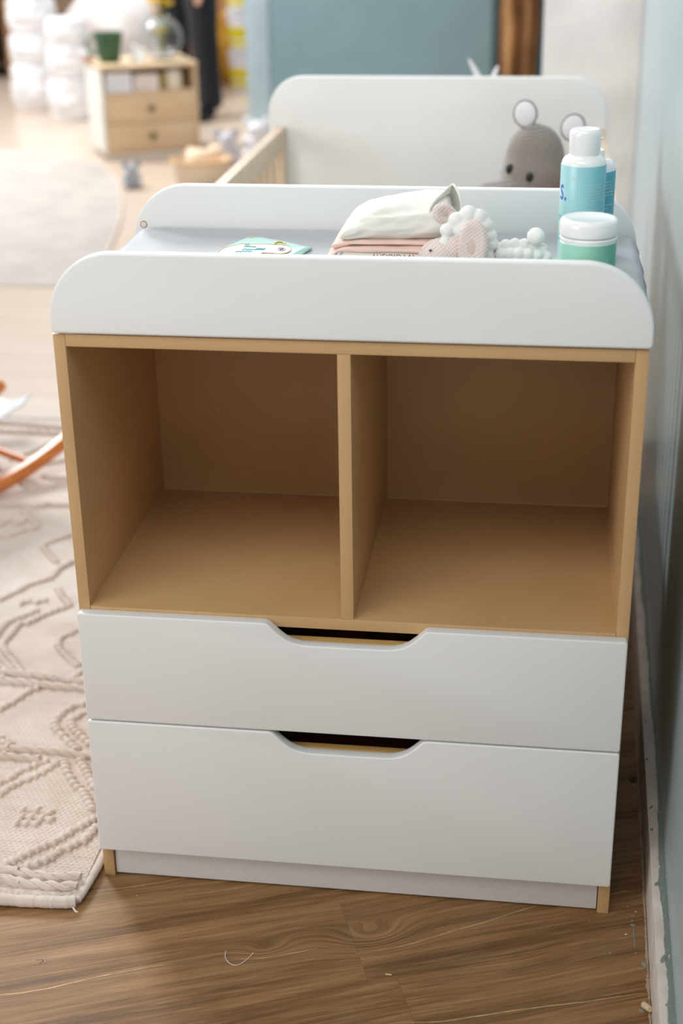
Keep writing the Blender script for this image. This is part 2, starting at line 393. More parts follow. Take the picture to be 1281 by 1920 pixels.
# ================================================================ CHANGING TABLE
W2 = .40; D = .468
ct = empty('changing_table', (0, .22, 0), 0, 'white and tan changing table with two open cubbies above two drawers with scooped handles', 'changing table')
Z0, Z1 = .4885, .887
for s, x0, x1 in ((-1, -W2, -W2+.0175), (1, W2-.0175, W2)):
    part(ct, 'side_panel', bx(x0, x1, 0, D-.018, .06, .9045, .0016), tan)
    part(ct, 'leg', bx(x0, x1, .0, .055, .0, .0600, .0012), tan); part(ct, 'leg', bx(x0, x1, D-.06, D-.018, .0, .0600, .0012), tan)
part(ct, 'top_panel', bx(-W2+.0175, W2-.0175, 0, D-.018, Z1, .9045, .0012), tan)
part(ct, 'shelf_panel', bx(-W2+.0175, W2-.0175, 0, D-.020, .4705, Z0, .0012), tan)
part(ct, 'divider', bx(-.0085, .0097, .0, .4465, Z0, Z1, .0010), tan)
part(ct, 'back_panel', bx(-W2+.0175, W2-.0175, .4465, .450, .06, Z1), tan)
# bead of sealant along the inner joints
bd = bmesh.new(); b_ = .0013
for (xa, xb) in ((-W2+.0175, -.0085), (.0097, W2-.0175)):
    for x in (xa, xb):
        tube(bd, [(x, .004, Z0), (x, .446, Z0)], b_, 6); tube(bd, [(x, .4465, Z0), (x, .4465, Z1)], b_*.8, 6)
    tube(bd, [(xa, .4465, Z0), (xb, .4465, Z0)], b_*1.1, 6)
part(ct, 'joint_sealant', bd, plain('tan_sealant', (196, 160, 112), .4))
scuff = N('scuffed_white', .5); v_ = scuff.coord()
scuff.base(scuff.ramp(scuff.noise(scuff.mapv(v_, (6, 1, 22)), 4, 6, .7, 1.2), [(.30, (192, 185, 174)), (.38, (212, 210, 207)), (.7, (218, 217, 215))]))
part(ct, 'plinth', bx(-W2+.019, W2-.019, .004, .022, .0045, .075, .0008), scuff.m)

def arc(cx, cz, r, a0, a1, n=10, rz=None):
    rz = rz or r
    return [(cx+r*math.cos(R(a0+(a1-a0)*i/n)), cz+rz*math.sin(R(a0+(a1-a0)*i/n))) for i in range(n+1)]
def front(z0, z1, xl, xr, nb, depth_l):
    # rectangle with a scooped finger notch in the top edge
    h = .3983; r = .004
    o = arc(-h+r, z0+r, r, 270, 180, 4)+arc(-h+r, z1-r, r, 180, 90, 4)
    o += [(xl-.008, z1)]
    S = [(xl-.004, z1-.0004), (xl, z1-.002), (xl+.006, z1-.008), (xl+.014, z1-.016), (xl+.024, nb+.009), (xl+.034, nb+.004), (xl+.045, nb+.001), (xl+.058, nb)]
    Sr = [(2*(xl+xr)/2-x, z) for x, z in S][::-1]
    o += S+Sr+[(xr+.008, z1)]
    o += arc(h-r, z1-r, r, 90, 0, 4)+arc(h-r, z0+r, r, 0, -90, 4)
    return o[::-1]
for z0, z1, xl, xr, nb in ((.3035, .4840, -.113, .1145, .4505), (.0630, .3005, -.112, .1125, .2672)):
    dr = bmesh.new()
    box(dr, -.36, .36, .0006, .0125, z0+.022, nb+.0005, 0); box(dr, -.36, .36, .40, .412, z0+.022, nb, 0)
    box(dr, -.374, -.362, .0006, .41, z0+.022, nb, 0); box(dr, .362, .374, .0006, .41, z0+.022, nb, 0); box(dr, -.362, .362, .0125, .40, z0+.03, z0+.036, 0)
    d = part(ct, 'drawer', dr, plywood)
    f = part(d, 'drawer_front', prism(front(z0, z1, xl, xr, nb, 0), -.0175, 0, .0021, 3), white_lacquer, ang=40)
# dark hollow between shelf and drawer box is real empty space; a runner closes each side
for x in (-.3815, .3705):
    for z in (.36, .13): part(ct, 'drawer_runner', bx(x, x+.011, .02, .42, z-.012, z), plain('steel_runner', (150, 150, 150), .35, metal=1))
def guard():
    r = .0905
    o = [(W2-.003, .9070), (W2+.0015, .910), (W2+.002, .916)]+arc(W2+.002-r, .9285, r, 0, 90, 18, .0935)
    return o+[(-x, z) for x, z in o[::-1]]
part(ct, 'guard_rail', prism([(x*.9985+.002, .907+(z-.907)*.973 if z > .9071 else z) for x, z in guard()][::-1], -.0065, .0115, .0036, 4), white_lacquer, ang=40)
g2 = part(ct, 'guard_rail', prism([(x*1.004-.002, .907+(z-.907)*.968) for x, z in guard()][::-1], .4502, .468, .003, 3), white_lacquer, ang=40)
bm = bmesh.new(); tube(bm, [(-.3885+.0052*math.cos(a), .4500, .9535+.0052*math.sin(a)) for a in np.linspace(0, 2*math.pi, 24, endpoint=False)], .0008, 6, closed=True)
part(ct, 'screw_hole_rim', bm, plain('bare_mdf', (176, 128, 74), .7))
bm = bmesh.new(); bmesh.ops.create_cone(bm, cap_ends=True, segments=24, radius1=.0046, radius2=.0046, depth=.001, matrix=Matrix.Translation((-.3885, .4499, .9535)) @ Matrix.Rotation(R(90), 4, 'X'))
part(ct, 'screw_cap', bm, plain('screw_cap_white', (214, 214, 212), .5))

# ---- changing pad
def sup(t, e): return math.copysign(abs(t)**e, t)
def pad_mesh(x0, x1, y0, y1, z0, z1, nx=90, ny=50):
    bm = bmesh.new(); cx, cy = (x0+x1)/2, (y0+y1)/2; hx, hy = (x1-x0)/2, (y1-y0)/2; g = {}
    def P(i, j, top):
        u = -1+2*i/nx; v = -1+2*j/ny
        ed = max(0, 1-max(abs(u), 0))*hx; er = .022
        ex = min(1, (1-abs(u))*hx/er); ey = min(1, (1-abs(v))*hy/er)
        k = math.sqrt(max(0, 1-(1-ex)**2))*math.sqrt(max(0, 1-(1-ey)**2))
        mid = z0+.016
        x = cx+u*hx; y = cy+v*hy
        if top: z = mid+(z1-mid)*k + .0012*noise.noise(Vector((x*9, y*9, 1)))*k + .0006*noise.noise(Vector((x*40, y*25, 5)))*k
        else: z = mid-(mid-z0)*k
        if not top: x = cx+u*hx*.985
        x += .004*noise.noise(Vector((y*14, 3, 0)))*(abs(u)**8)*(1 if u > 0 else .4)
        return (x, y, z)
    T = [[bm.verts.new(P(i, j, 1)) for j in range(ny+1)] for i in range(nx+1)]
    B = [[(T[i][j] if i in (0, nx) or j in (0, ny) else bm.verts.new(P(i, j, 0))) for j in range(ny+1)] for i in range(nx+1)]
    for i in range(nx):
        for j in range(ny):
            bm.faces.new((T[i][j], T[i+1][j], T[i+1][j+1], T[i][j+1])); bm.faces.new((B[i][j], B[i][j+1], B[i+1][j+1], B[i+1][j]))
    return bm
vin = N('pale_grey_vinyl', .42); v_ = vin.coord()
vin.base(vin.ramp(vin.noise(v_, 3, 2), [(.3, (164, 166, 170)), (.7, (171, 173, 177))]))
vo = vin.n('ShaderNodeTexVoronoi', feature='DISTANCE_TO_EDGE'); vo.inputs['Scale'].default_value = 230; vin.L(v_, vo.inputs['Vector'])
cr = vin.noise(vin.mapv(v_, (60, 8, 1), (0, 0, 0), (0, 0, R(-28))), 1.4, 2, .6)
hh = vin.math('ADD', vin.math('MULTIPLY', vo.outputs['Distance'], .9), vin.math('MULTIPLY', vin.math('LESS_THAN', vin.math('ABSOLUTE', vin.math('SUBTRACT', cr, .5)), .012), -.35))
vin.bump(hh, .22, .0012)
PADZ = .9535
cp = tag(obj('changing_pad', pad_mesh(-.396, .4050, .013, .4485, .9100, PADZ), vin.m, ang=80), 'pale grey vinyl changing pad lying between the two white guard boards', 'changing pad')

# ================================================================ COT behind the changing table
cot = empty('baby_cot', (0, 1.08, 0), 0, 'white and pale beech baby cot with slatted sides behind the changing table', 'cot')
cot_white = plain('cot_white', (226, 226, 224), .4, var=.01)
def board(h, r, z0, z1):
    o = [(h, z0)]+arc(h-r, z1-r, r, 0, 90, 12); return o+[(-x, z) for x, z in o[::-1]]
XO = -.012
hb = [(x+XO, z) for x, z in board(.402, .085, .05, 1.0265)]
part(cot, 'headboard', prism(hb[::-1], 1.70, 1.722, .004, 3), cot_white, ang=40)
part(cot, 'footboard', prism([(x+XO, z) for x, z in board(.398, .05, .05, .86)][::-1], .474, .492, .003, 2), cot_white, ang=40)
for sx, xa, xb in ((-1, -.3975, -.3725), (1, .3625, .3875)):
    part(cot, 'top_rail', bx(xa, xb, .494, 1.699, .862, .910, .003), crib_wood)
    part(cot, 'bottom_rail', bx(xa, xb, .494, 1.699, .28, .325, .003), crib_wood)
    part(cot, 'corner_post', bx(xa, xb, 1.655, 1.699, .04, .862, .002), crib_wood); part(cot, 'corner_post', bx(xa, xb, .494, .530, .04, .862, .002), crib_wood)
    m = None
    for k in range(13):
        y = .595+k*.0795
        if m is None:
            o = part(cot, 'slat', bx(xa+.006, xb-.006, y, y+.032, .325, .862, .002, 1), crib_wood); m = o; m0y = y
        else:
            c_ = m.copy(); col.objects.link(c_); c_.location.y += y-m0y
part(cot, 'bed_base', bx(-.371, .361, .494, 1.698, .34, .36), crib_wood)
tag(obj('cot_mattress', pad_mesh(-.366, .356, .50, 1.694, .361, .48, 50, 60), weave('cotton_sheet', (232, 230, 226), 250, bump=.2)), 'white cot mattress lying inside the slatted cot', 'mattress')
# ================================================================ RUG
rug = empty('woven_rug', (-1.0, .97, 0), 0, 'cream chunky woven rug with raised zigzag braids left of the changing table', 'rug')
yarn = N('cream_yarn', .95, sheen=.4); v_ = yarn.coord()
c_ = yarn.ramp(yarn.noise(v_, 14, 4), [(.3, (196, 181, 169)), (.7, (212, 200, 190))])
f_ = yarn.noise(yarn.mapv(v_, (1, 1, 1)), 420, 3, .6)
yarn.base(yarn.mix(yarn.math('MULTIPLY', f_, .22), c_, (190, 166, 148))); yarn.bump(f_, .3, .0008); yarn = yarn.m
RX0, RX1, RY0, RY1, RZ = -1.95, -.420, -.078, 2.005, .0115
def rug_surface(x0, x1, y0, y1, st, py, px, am):
    xs = np.arange(x0, x1+1e-6, st); ys = np.append(np.arange(y0, y1, st), y1)
    X, Y = np.meshgrid(xs, ys, indexing='ij')
    row = np.floor(Y/py); ph = (row % 2)*.5
    fy = np.abs(np.sin(np.pi*Y/py)); fx = np.abs(np.sin(np.pi*(X/px+ph)))
    H = am*np.sqrt(fy)*(.30+.70*fx**.7)
    rn = np.random.RandomState(2); H += rn.rand(*H.shape)*am*.2
    H += .0016*np.sin(X*9+Y*4)*np.sin(Y*7)
    Z = RZ+H; nx, ny = X.shape
    V = np.stack([X, Y, Z], -1).reshape(-1, 3)
    i, j = np.meshgrid(np.arange(nx-1), np.arange(ny-1), indexing='ij'); a = (i*ny+j).ravel()
    F = np.stack([a, a+ny, a+ny+1, a+1], -1)
    V -= np.array(rug.location)[None]
    me = bpy.data.meshes.new('stitches'); me.vertices.add(len(V)); me.vertices.foreach_set('co', V.ravel())
    me.loops.add(F.size); me.loops.foreach_set('vertex_index', F.ravel().astype(np.int32))
    me.polygons.add(len(F)); me.polygons.foreach_set('loop_start', np.arange(0, F.size, 4, dtype=np.int32)); me.polygons.foreach_set('loop_total', np.full(len(F), 4, dtype=np.int32))
    me.update(calc_edges=True); me.validate(); return me
for a in ((-.86, RX1, RY0, .80, .00165, .0070, .0100, .0028), (-1.42, -.86, RY0, .80, .004, .0140, .0180, .0022), (-1.42, RX1, .80, RY1, .0042, .0140, .0180, .0020)):
    o = link('woven_stitches', rug_surface(*a), yarn, rug, True, 180); tag(o, kind='stuff')
part(rug, 'backing', bx(RX0, RX1, RY0, RY1, .0005, RZ+.0008, .002), yarn)
ROWS={
 "a":[(-0.65,0.209),(-0.638,0.22),(-0.627,0.246),(-0.606,0.268),(-0.59,0.285)],
 "b":[(-0.638,0.174),(-0.626,0.2),(-0.605,0.224),(-0.586,0.248),(-0.571,0.278)],
 "c":[(-0.559,0.288),(-0.541,0.253),(-0.519,0.221),(-0.496,0.199),(-0.481,0.177),(-0.466,0.152)],
 "d":[(-0.53,0.29),(-0.512,0.267),(-0.497,0.243),(-0.48,0.215)],
 "e":[(-0.454,0.122),(-0.471,0.101),(-0.482,0.085),(-0.501,0.053),(-0.512,0.043),(-0.523,0.032),(-0.543,0.009),(-0.559,-0.012)],
 "f":[(-0.444,0.101),(-0.453,0.063),(-0.463,0.055),(-0.472,0.042),(-0.485,0.031),(-0.492,0.015),(-0.51,-0.004),(-0.524,-0.013)],
 "g1":[(-0.581,0.135),(-0.557,0.137),(-0.534,0.132)], "g2":[(-0.577,0.117),(-0.56,0.116),(-0.542,0.117),(-0.525,0.114)], "g3":[(-0.579,0.098),(-0.563,0.1),(-0.545,0.1)],
 "h":[(-0.583,0.483),(-0.603,0.467),(-0.614,0.446),(-0.616,0.408),(-0.602,0.385),(-0.585,0.367),(-0.568,0.349),(-0.549,0.33)],
 "h2":[(-0.565,0.46),(-0.58,0.44),(-0.588,0.42),(-0.575,0.395),(-0.555,0.375),(-0.53,0.35)],
 "i":[(-0.737,0.448),(-0.722,0.473),(-0.713,0.496),(-0.703,0.518),(-0.691,0.531)],
 "j":[(-0.822,0.68),(-0.822,0.71),(-0.819,0.748),(-0.817,0.784),(-0.8,0.791),(-0.787,0.814),(-0.768,0.843),(-0.747,0.865),(-0.737,0.882),(-0.763,0.917),(-0.786,0.952)],
 "j2":[(-0.845,0.69),(-0.848,0.73),(-0.845,0.79),(-0.82,0.82),(-0.8,0.85)],
 "k":[(-0.817,0.683),(-0.792,0.65),(-0.769,0.624),(-0.753,0.602),(-0.735,0.578)], "k2":[(-0.84,0.67),(-0.815,0.635),(-0.79,0.605),(-0.765,0.585)],
 "l":[(-0.683,0.773),(-0.694,0.757),(-0.707,0.737),(-0.708,0.709),(-0.684,0.675),(-0.659,0.645),(-0.639,0.628)], "l2":[(-0.639,0.566),(-0.631,0.582),(-0.624,0.604)],
 "m":[(-0.898,0.89),(-0.883,0.915),(-0.87,0.937),(-0.861,0.962),(-0.842,0.983),(-0.82,1.004),(-0.817,1.027),(-0.815,1.058),(-0.795,1.094)],
 "mc":[(-0.844,0.878),(-0.83,0.889),(-0.811,0.886),(-0.797,0.898)], "n":[(-0.848,1.237),(-0.873,1.207),(-0.893,1.171),(-0.868,1.132),(-0.836,1.089)],
 "o":[(-1.011,1.201),(-0.99,1.215),(-0.965,1.249),(-0.941,1.274),(-0.969,1.313),(-1.004,1.355)], "p":[(-1.036,1.27),(-1.021,1.304),(-0.993,1.284),(-0.986,1.324)],
 "q":[(-1.162,1.7),(-1.136,1.735),(-1.112,1.778),(-1.096,1.821),(-1.071,1.865)], "r":[(-1.075,1.539),(-1.035,1.507),(-0.997,1.5),(-0.983,1.523)],
 "r2":[(-1.1,1.64),(-1.06,1.67),(-1.02,1.70),(-.98,1.72)], "s":[(-0.7,0.345),(-0.685,0.334),(-0.675,0.328)]}
ROPES=[[(-1.4,-.028),(-0.6,-0.028),(-0.564,-0.029),(-0.507,-0.034),(-0.464,-0.036),(-0.429,-0.030)],[(-1.4,-.052),(-0.591,-0.052),(-0.555,-0.053),(-0.5,-0.057),(-0.456,-0.058),(-0.428,-0.052)],
 [(-1.4,.314),(-0.729,0.314),(-0.687,0.31),(-0.637,0.313),(-0.588,0.315),(-0.517,0.307),(-.43,.307)],[(-1.2,.294),(-0.722,0.294),(-0.679,0.288),(-0.638,0.286),(-0.603,0.285)],
 [(-1.3,.556),(-0.82,0.556),(-0.774,0.549),(-0.717,0.545),(-0.661,0.539),(-0.596,0.538),(-.43,.54)],[(-0.784,0.577),(-0.729,0.579),(-0.672,0.573),(-0.605,0.562),(-.5,.562)],
 [(-1.35,1.395),(-1.011,1.395),(-0.959,1.407),(-0.903,1.406),(-.5,1.40)],[(-1.033,1.587),(-0.964,1.576),(-.7,1.58)],[(-1.35,1.965),(-1.24,1.965),(-1.173,1.958),(-1.088,1.952),(-.5,1.955)],[(-1.3,1.90),(-1.177,1.903),(-1.077,1.901),(-.5,1.90)]]
bl = bmesh.new(); rr = random.Random(11)
def blobs(pts, step=.0185, s=1.0):
    ps = resample([(x, y, 0) for x, y in pts], step)
    cp_ = resample([(x, y, RZ+.0020) for x, y in pts], .006); tube(bl, cp_, [.0058*s*(1+.2*math.sin(i*2.4)) for i in range(len(cp_))], 8)
    for i, p in enumerate(ps):
        t = (ps[min(i+1, len(ps)-1)]-ps[max(i-1, 0)])
        if t.length == 0: continue
        a = math.atan2(t.y, t.x)
        # each bobble is a plump loop of twisted yarn lying across the row
        c = p+Vector((rr.uniform(-1, 1)*.001, rr.uniform(-1, 1)*.001, RZ+.0035))
        q = Matrix.Rotation(a+1.15+rr.uniform(-.12, .12), 3, 'Z'); rx, ry, rz = .0103*s, .0068*s, .0078*s*rr.uniform(.9, 1.1)
        res = bmesh.ops.create_icosphere(bl, subdivisions=3 if p.y < .6 and p.x > -.9 else 2, radius=1)
        for v in res['verts']:
            w = v.co; an = math.atan2(w.z, w.y); g = 1-.13*abs(math.sin(1.5*an+w.x*2.6))**.5*(1-abs(w.x))**.3 if abs(w.x) < 1 else 1
            v.co = c+q @ Vector((w.x*rx, w.y*ry*g, w.z*rz*g))
for k, p in ROWS.items(): blobs(p, .0130 if k[0] != 'g' else .0125, 1.0 if k[0] != 'g' else .95)
for k in 'cdhjlmno':                       # the motif repeats further left, outside the photograph
    blobs([(x-.52, y+.02) for x, y in ROWS[k]])
tag(part(rug, 'raised_bobbles', bl, yarn), kind='stuff')
def rope(pts, r=.0042, pitch=.055, step=.006):
    ps = resample([(x, y, RZ+.0052) for x, y in pts], step); bm = bmesh.new(); L = 0
    A = [[], []]
    for i, p in enumerate(ps):
        if i: L += (p-ps[i-1]).length
        t = (ps[min(i+1, len(ps)-1)]-ps[max(i-1, 0)]).normalized(); s = Vector((-t.y, t.x, 0))
        for q in (0, 1):
            an = 2*math.pi*L/pitch+q*math.pi
            A[q].append(p+s*math.cos(an)*r*1.15+Vector((0, 0, math.sin(an)*r*.8)))
    for q in (0, 1): tube(bm, A[q], r*1.25, 7, flat=.95)
    return bm
for p in ROPES: part(rug, 'braided_cord', rope(p), yarn)
# rolled hems
hm = bmesh.new()
def hem(pts, r):
    ps = resample(pts, .0025); tube(hm, [p+Vector((0, 0, .0006*noise.noise(p*90))) for p in ps], [r*(1+.10*noise.noise(p*80)+.03*math.sin(i*2.1)+.05*noise.noise(p*300)) for i, p in enumerate(ps)], 12, flat=.78)
hem([(RX0, RY0-.0115, .0095), (-1.2, RY0-.0125, .0095), (-.60, RY0-.0125, .0095), (-.455, RY0-.009, .0095), (-.423, RY0-.002, .0088)], .0112)
hem([(RX0, RY0+.008, .0105), (-.60, RY0+.008, .0105), (-.44, RY0+.010, .0105)], .0052)
hem([(-.4215, RY0+.0, .0085), (-.4165, -.03, .0085), (-.4135, .05, .008), (-.413, .3, .008), (-.413, 1.2, .008), (-.413, RY1, .008)], .0072)
hem([(RX0, RY1, .0085), (-.42, RY1, .0085)], .0072)
part(rug, 'rolled_hem', hm, yarn, ang=180)
bm = bmesh.new(); tube(bm, resample([(-.425, RY0-.012, .006), (-.418, RY0-.020, .004), (-.414, RY0-.022, .005)], .002), .0014, 6)
part(rug, 'loose_yarn_end', bm, plain('white_yarn', (225, 215, 205), .9))

# ================================================================ ROCKING CHAIR (its right-hand runner reaches into the picture)
rc = empty('rocking_chair', (-1.335, 1.56, .016), 0, 'white moulded rocking chair with orange wooden runners at the left edge of the rug', 'chair')
orange = wood('orange_wood', (196, 108, 44), (224, 142, 76), (8, 8, 60), .35)
dh = Vector((.54, .84, 0)).normalized(); nh = Vector((-.84, .54, 0)).normalized()
def runner(off):
    M0 = Vector((-1.155, 1.385, 0))+nh*off; ps = []; rd = []
    for k in range(29):
        t = -.42+.84*k/28
        ps.append(M0+dh*t+Vector((0, 0, .034+.62*t*t)))
    bm = bmesh.new(); secs = []
    for i, p in enumerate(ps):
        t = (ps[min(i+1, 28)]-ps[max(i-1, 0)]).normalized(); u_ = nh.cross(t)
        if u_.z < 0: u_ = -u_
        w_, h_ = .014, .0175
        secs.append([p+nh*(w_*cx)+u_*(h_*cz) for cx, cz in ((-1, -.6), (-.6, -1), (.6, -1), (1, -.6), (1, .6), (.6, 1), (-.6, 1), (-1, .6))])
    return loft(secs)
for off in (0, .40): part(rc, 'runner', runner(off), orange, ang=50)
for t in (-.20, .215):
    a = Vector((-1.155, 1.385, 0))+dh*t+Vector((0, 0, .058)); b = a+nh*.40
    bm = bmesh.new(); tube(bm, [a, (a+b)/2, b], [.010, .012, .010], 12); part(rc, 'cross_bar', bm, orange)
for off in (0, .40):
    for t, tt in ((-.2, -.11), (.215, .10)):
        a = Vector((-1.155, 1.385, .055))+dh*t*.55+nh*(.2+(off-.2)*.8); b = Vector((-1.155, 1.385, .235))+dh*tt+nh*(.2+(off-.2)*.5)
        bm = bmesh.new(); tube(bm, [a, b], [.010, .013], 10); part(rc, 'leg', bm, orange)
sh = []
cc = Vector((-1.155, 1.385, 0))+nh*.185
prof = [(.20, .40, .215), (.16, .375, .235), (.08, .360, .245), (0, .355, .245), (-.08, .362, .24), (-.16, .39, .235), (-.21, .45, .225), (-.235, .53, .21), (-.25, .62, .19), (-.262, .70, .15), (-.268, .74, .09)]
bm = bmesh.new(); G_ = []
for (t, z, hw) in prof:
    G_.append([bm.verts.new(cc+dh*(t+.02*(1-abs(q))*0)+nh*(hw*q)+Vector((0, 0, z*.62-.035+.05*abs(q)**3*(1 if z < .45 else .3)))+dh*(.10*abs(q)**3 if z > .42 else 0)) for q in np.linspace(-1, 1, 15)])
for a, b in zip(G_, G_[1:]):
    for k in range(14): bm.faces.new((a[k], a[k+1], b[k+1], b[k]))
bmesh.ops.recalc_face_normals(bm, faces=bm.faces); bmesh.ops.solidify(bm, geom=bm.faces[:], thickness=.006)
part(rc, 'seat_shell', bm, plain('white_plastic', (232, 234, 236), .3))

# ================================================================ THINGS ON THE CHANGING PAD
PZ = PADZ
# ---- wet wipes
ww = empty('wet_wipes', (-.16, .25, PZ), 0, 'mint green pack of wet wipes with a white shape outlined in tan', 'wet wipes')
A_, B_, D_ = Vector((-.196, .372, 0)), Vector((-.088, .303, 0)), Vector((-.246, .198, 0)); C_ = D_+(B_-A_)+Vector((.008, -.006, 0))
def quad(u, v): return A_*(1-u)*(1-v)+B_*u*(1-v)+C_*u*v+D_*(1-u)*v
def wip(u, v, top=True, off=0):
    p = quad(u, v); k = (max(0, 4*u*(1-u))**.5)*(max(0, 4*v*(1-v))**.5)
    h = .0105*k**.8+.0012*noise.noise(Vector((p.x*60, p.y*60, 2)))*k+.004*max(0, u-.86)/.14*(1-v)*(.4+noise.noise(Vector((0, v*6, 3))))
    z = PZ+.0015+(h if top else -.0006*k)+off
    return Vector((p.x, p.y, max(z, PZ+.0006)))
bm = bmesh.new(); n = 34
T = [[bm.verts.new(wip(i/n, j/n)) for j in range(n+1)] for i in range(n+1)]; Bq = [[bm.verts.new(wip(i/n, j/n, False)-Vector((0, 0, .0004))) for j in range(n+1)] for i in range(n+1)]
for i in range(n):
    for j in range(n):
        bm.faces.new((T[i][j], T[i][j+1], T[i+1][j+1], T[i+1][j])); bm.faces.new((Bq[i][j], Bq[i+1][j], Bq[i+1][j+1], Bq[i][j+1]))
for i in range(n):
    bm.faces.new((T[i][0], T[i+1][0], Bq[i+1][0], Bq[i][0])); bm.faces.new((T[i][n], Bq[i][n], Bq[i+1][n], T[i+1][n]))
    bm.faces.new((T[0][i], Bq[0][i], Bq[0][i+1], T[0][i+1])); bm.faces.new((T[n][i], T[n][i+1], Bq[n][i+1], Bq[n][i]))
part(ww, 'wrapper', bm, plain('mint_film', (176, 224, 214), .25, bump=.1, bscale=90))
def flat_poly(pts, f, off=.0006, nsub=1):
    bm = bmesh.new(); vs = [bm.verts.new((u, v, 0)) for u, v in pts]; bm.faces.new(vs)
    bmesh.ops.triangulate(bm, faces=bm.faces[:])
    for _ in range(3): bmesh.ops.subdivide_edges(bm, edges=bm.edges[:], cuts=1, use_grid_fill=True)
    for vt in bm.verts: vt.co = f(vt.co.x, vt.co.y, True, off)
    return bm
shape = [(.18, .95), (.10, .62), (.14, .50), (.30, .40), (.5, .34), (.62, .28), (.70, .22), (.80, .21), (.88, .28), (.90, .38), (.84, .47), (.74, .52), (.66, .56), (.70, .66), (.76, .80), (.74, .95)]
sh_s = [(p.x, p.y) for p in resample([(a, b, 0) for a, b in shape+[shape[0]]], .03)][:-1]
part(ww, 'printed_shape', flat_poly(sh_s, wip, .0008), plain('print_white', (240, 240, 232), .35), smooth=False)
bm = bmesh.new(); tube(bm, [wip(a, b, True, .0009) for a, b in sh_s], .0007, 5, closed=True); part(ww, 'printed_outline', bm, plain('print_tan', (196, 150, 88), .4))
bm = bmesh.new()
tube(bm, resample([wip(a, b, True, .001) for a, b in ((.60, .24), (.60, .18), (.64, .14), (.69, .15))], .001), [.0016]*1+[.0014]*200 if False else .0013, 5)
part(ww, 'printed_crescent', bm, plain('print_yellow', (238, 186, 50), .4))
bm = bmesh.new(); tube(bm, [wip(.79+.045*math.cos(a), .35+.045*math.sin(a), True, .001) for a in np.linspace(0, 2*math.pi, 20, endpoint=False)], .0005, 5, closed=True)
ps_ = [wip(.76, .35, True, .001), wip(.82, .35, True, .001)]; tube(bm, ps_, .0005, 5); tube(bm, [wip(.79, .32, True, .001), wip(.79, .38, True, .001)], .0009, 5)
part(ww, 'printed_emblem', bm, plain('print_grey', (120, 95, 95), .4))
bm = bmesh.new()
for (u0, v0, l, amp) in ((.34, .50, .14, .012), (.38, .58, .16, .014), (.52, .50, .10, .03), (.34, .66, .2, .012), (.30, .44, .05, .004)):
    tube(bm, [wip(u0+l*t, v0-.35*l*t+amp*math.sin(t*26), True, .001) for t in np.linspace(0, 1, 26)], .0008, 5)
part(ww, 'printed_scribble', bm, plain('print_teal', (70, 176, 190), .4))
orp = plain('print_orange', (230, 180, 80), .4); bm = bmesh.new()
for k in range(5):
    b = bmesh.new(); ico(b, wip(.26+.04*k, .55-.02*k, True, .0008), (.0011, .0011, .0003), None, 1); part(ww, 'printed_dot', b, orp)
tube(bm, [wip(.46+.03*k, .74, True, .001) for k in range(6)], .0012, 5)
part(ww, 'printed_stroke', bm, orp)
bm = bmesh.new(); ico(bm, wip(.10, .09, True, .0008), (.006, .004, .0004), Matrix.Rotation(-.6, 3, 'Z'), 2); part(ww, 'printed_seal', bm, plain('print_seal', (206, 172, 120), .4))

# ---- folded cloths
def slab(x0, x1, y0, y1, fz0, fz1, seed, wr=.0012, nx=60, n=40, e=.55, ripple=0):
    """soft folded cloth: cross sections in y/z swept along x"""
    secs = []
    for i in range(nx+1):
        t = i/nx; x = x0+(x1-x0)*t
        endk = min(1, math.sqrt(max(0, 1-(1-min(1, t/.10))**2))+.02, math.sqrt(max(0, 1-(1-min(1, (1-t)/.08))**2))+.02)
        zb, zt = fz0(t), fz1(t); zc = (zb+zt)/2; hz = (zt-zb)/2*endk; yc = (y0+y1)/2; hy = (y1-y0)/2*(.94+.06*endk)
        ring = []
        for k in range(n):
            a = 2*math.pi*k/n; cy = sup(math.cos(a), e); cz = sup(math.sin(a), e*1.1)
            p = Vector((x, yc+hy*cy, zc+hz*cz))
            d = wr*noise.noise(Vector((x*22, cz*3.2+seed, cy*1.2)))*2+wr*.9*noise.noise(Vector((x*55, cz*9+seed*3, cy)))
            d += ripple*math.sin(cz*7+x*40)*.5*(1 if cy < 0 else .3)
            p.y += -d if cy < 0 else d; p.z += d*.8*(1 if cz > 0 else 0)
            p.z = max(p.z, PZ+.0005)
            ring.append(p)
        secs.append(ring)
    return loft(secs)
tb = empty('muslin_band', (.04, .2, PZ), 0, 'flat white fabric bundle with dark lettering under the peach cloth', 'cloth')
part(tb, 'folded_fabric', slab(-.026, .108, .128, .30, lambda t: PZ, lambda t: .9935, 9, .0006, e=.4), weave('white_cotton', (236, 228, 220), 420, bump=.25))
def pl(u, v): return Vector((.0235+u, .1262, .9838+v))
part(tb, 'lettering', text_bm('ALIEIOIO·I·AJ', .0125, lambda u, v: pl(u*.82, v)), plain('maroon_print', (96, 40, 66), .7), smooth=False)
pc = empty('peach_cloth', (.05, .22, PZ), 0, 'folded peach muslin cloth under the cream hooded cloth', 'cloth')
peach = weave('peach_muslin', (244, 212, 198), 380, bump=.3, var=.05)
part(pc, 'lower_fold', slab(-.046, .118, .136, .325, lambda t: max(PZ, .988-.034*(1-min(1, t/.12))), lambda t: 1.0005-.012*(1-min(1, t/.18)), 2, .0012, ripple=.0008), peach, ang=180)
part(pc, 'upper_fold', slab(-.036, .112, .142, .318, lambda t: .999-.010*(1-min(1, t/.2)), lambda t: 1.0075-.004*(1-min(1, t/.3)), 5, .0012, ripple=.0008), peach, ang=180)
cc_ = empty('cream_cloth', (.06, .24, 1.0), 0, 'cream hooded baby cloth bunched on top of the peach cloth', 'cloth')
cream = weave('cream_jersey', (228, 226, 218), 520, bump=.12, var=.04)
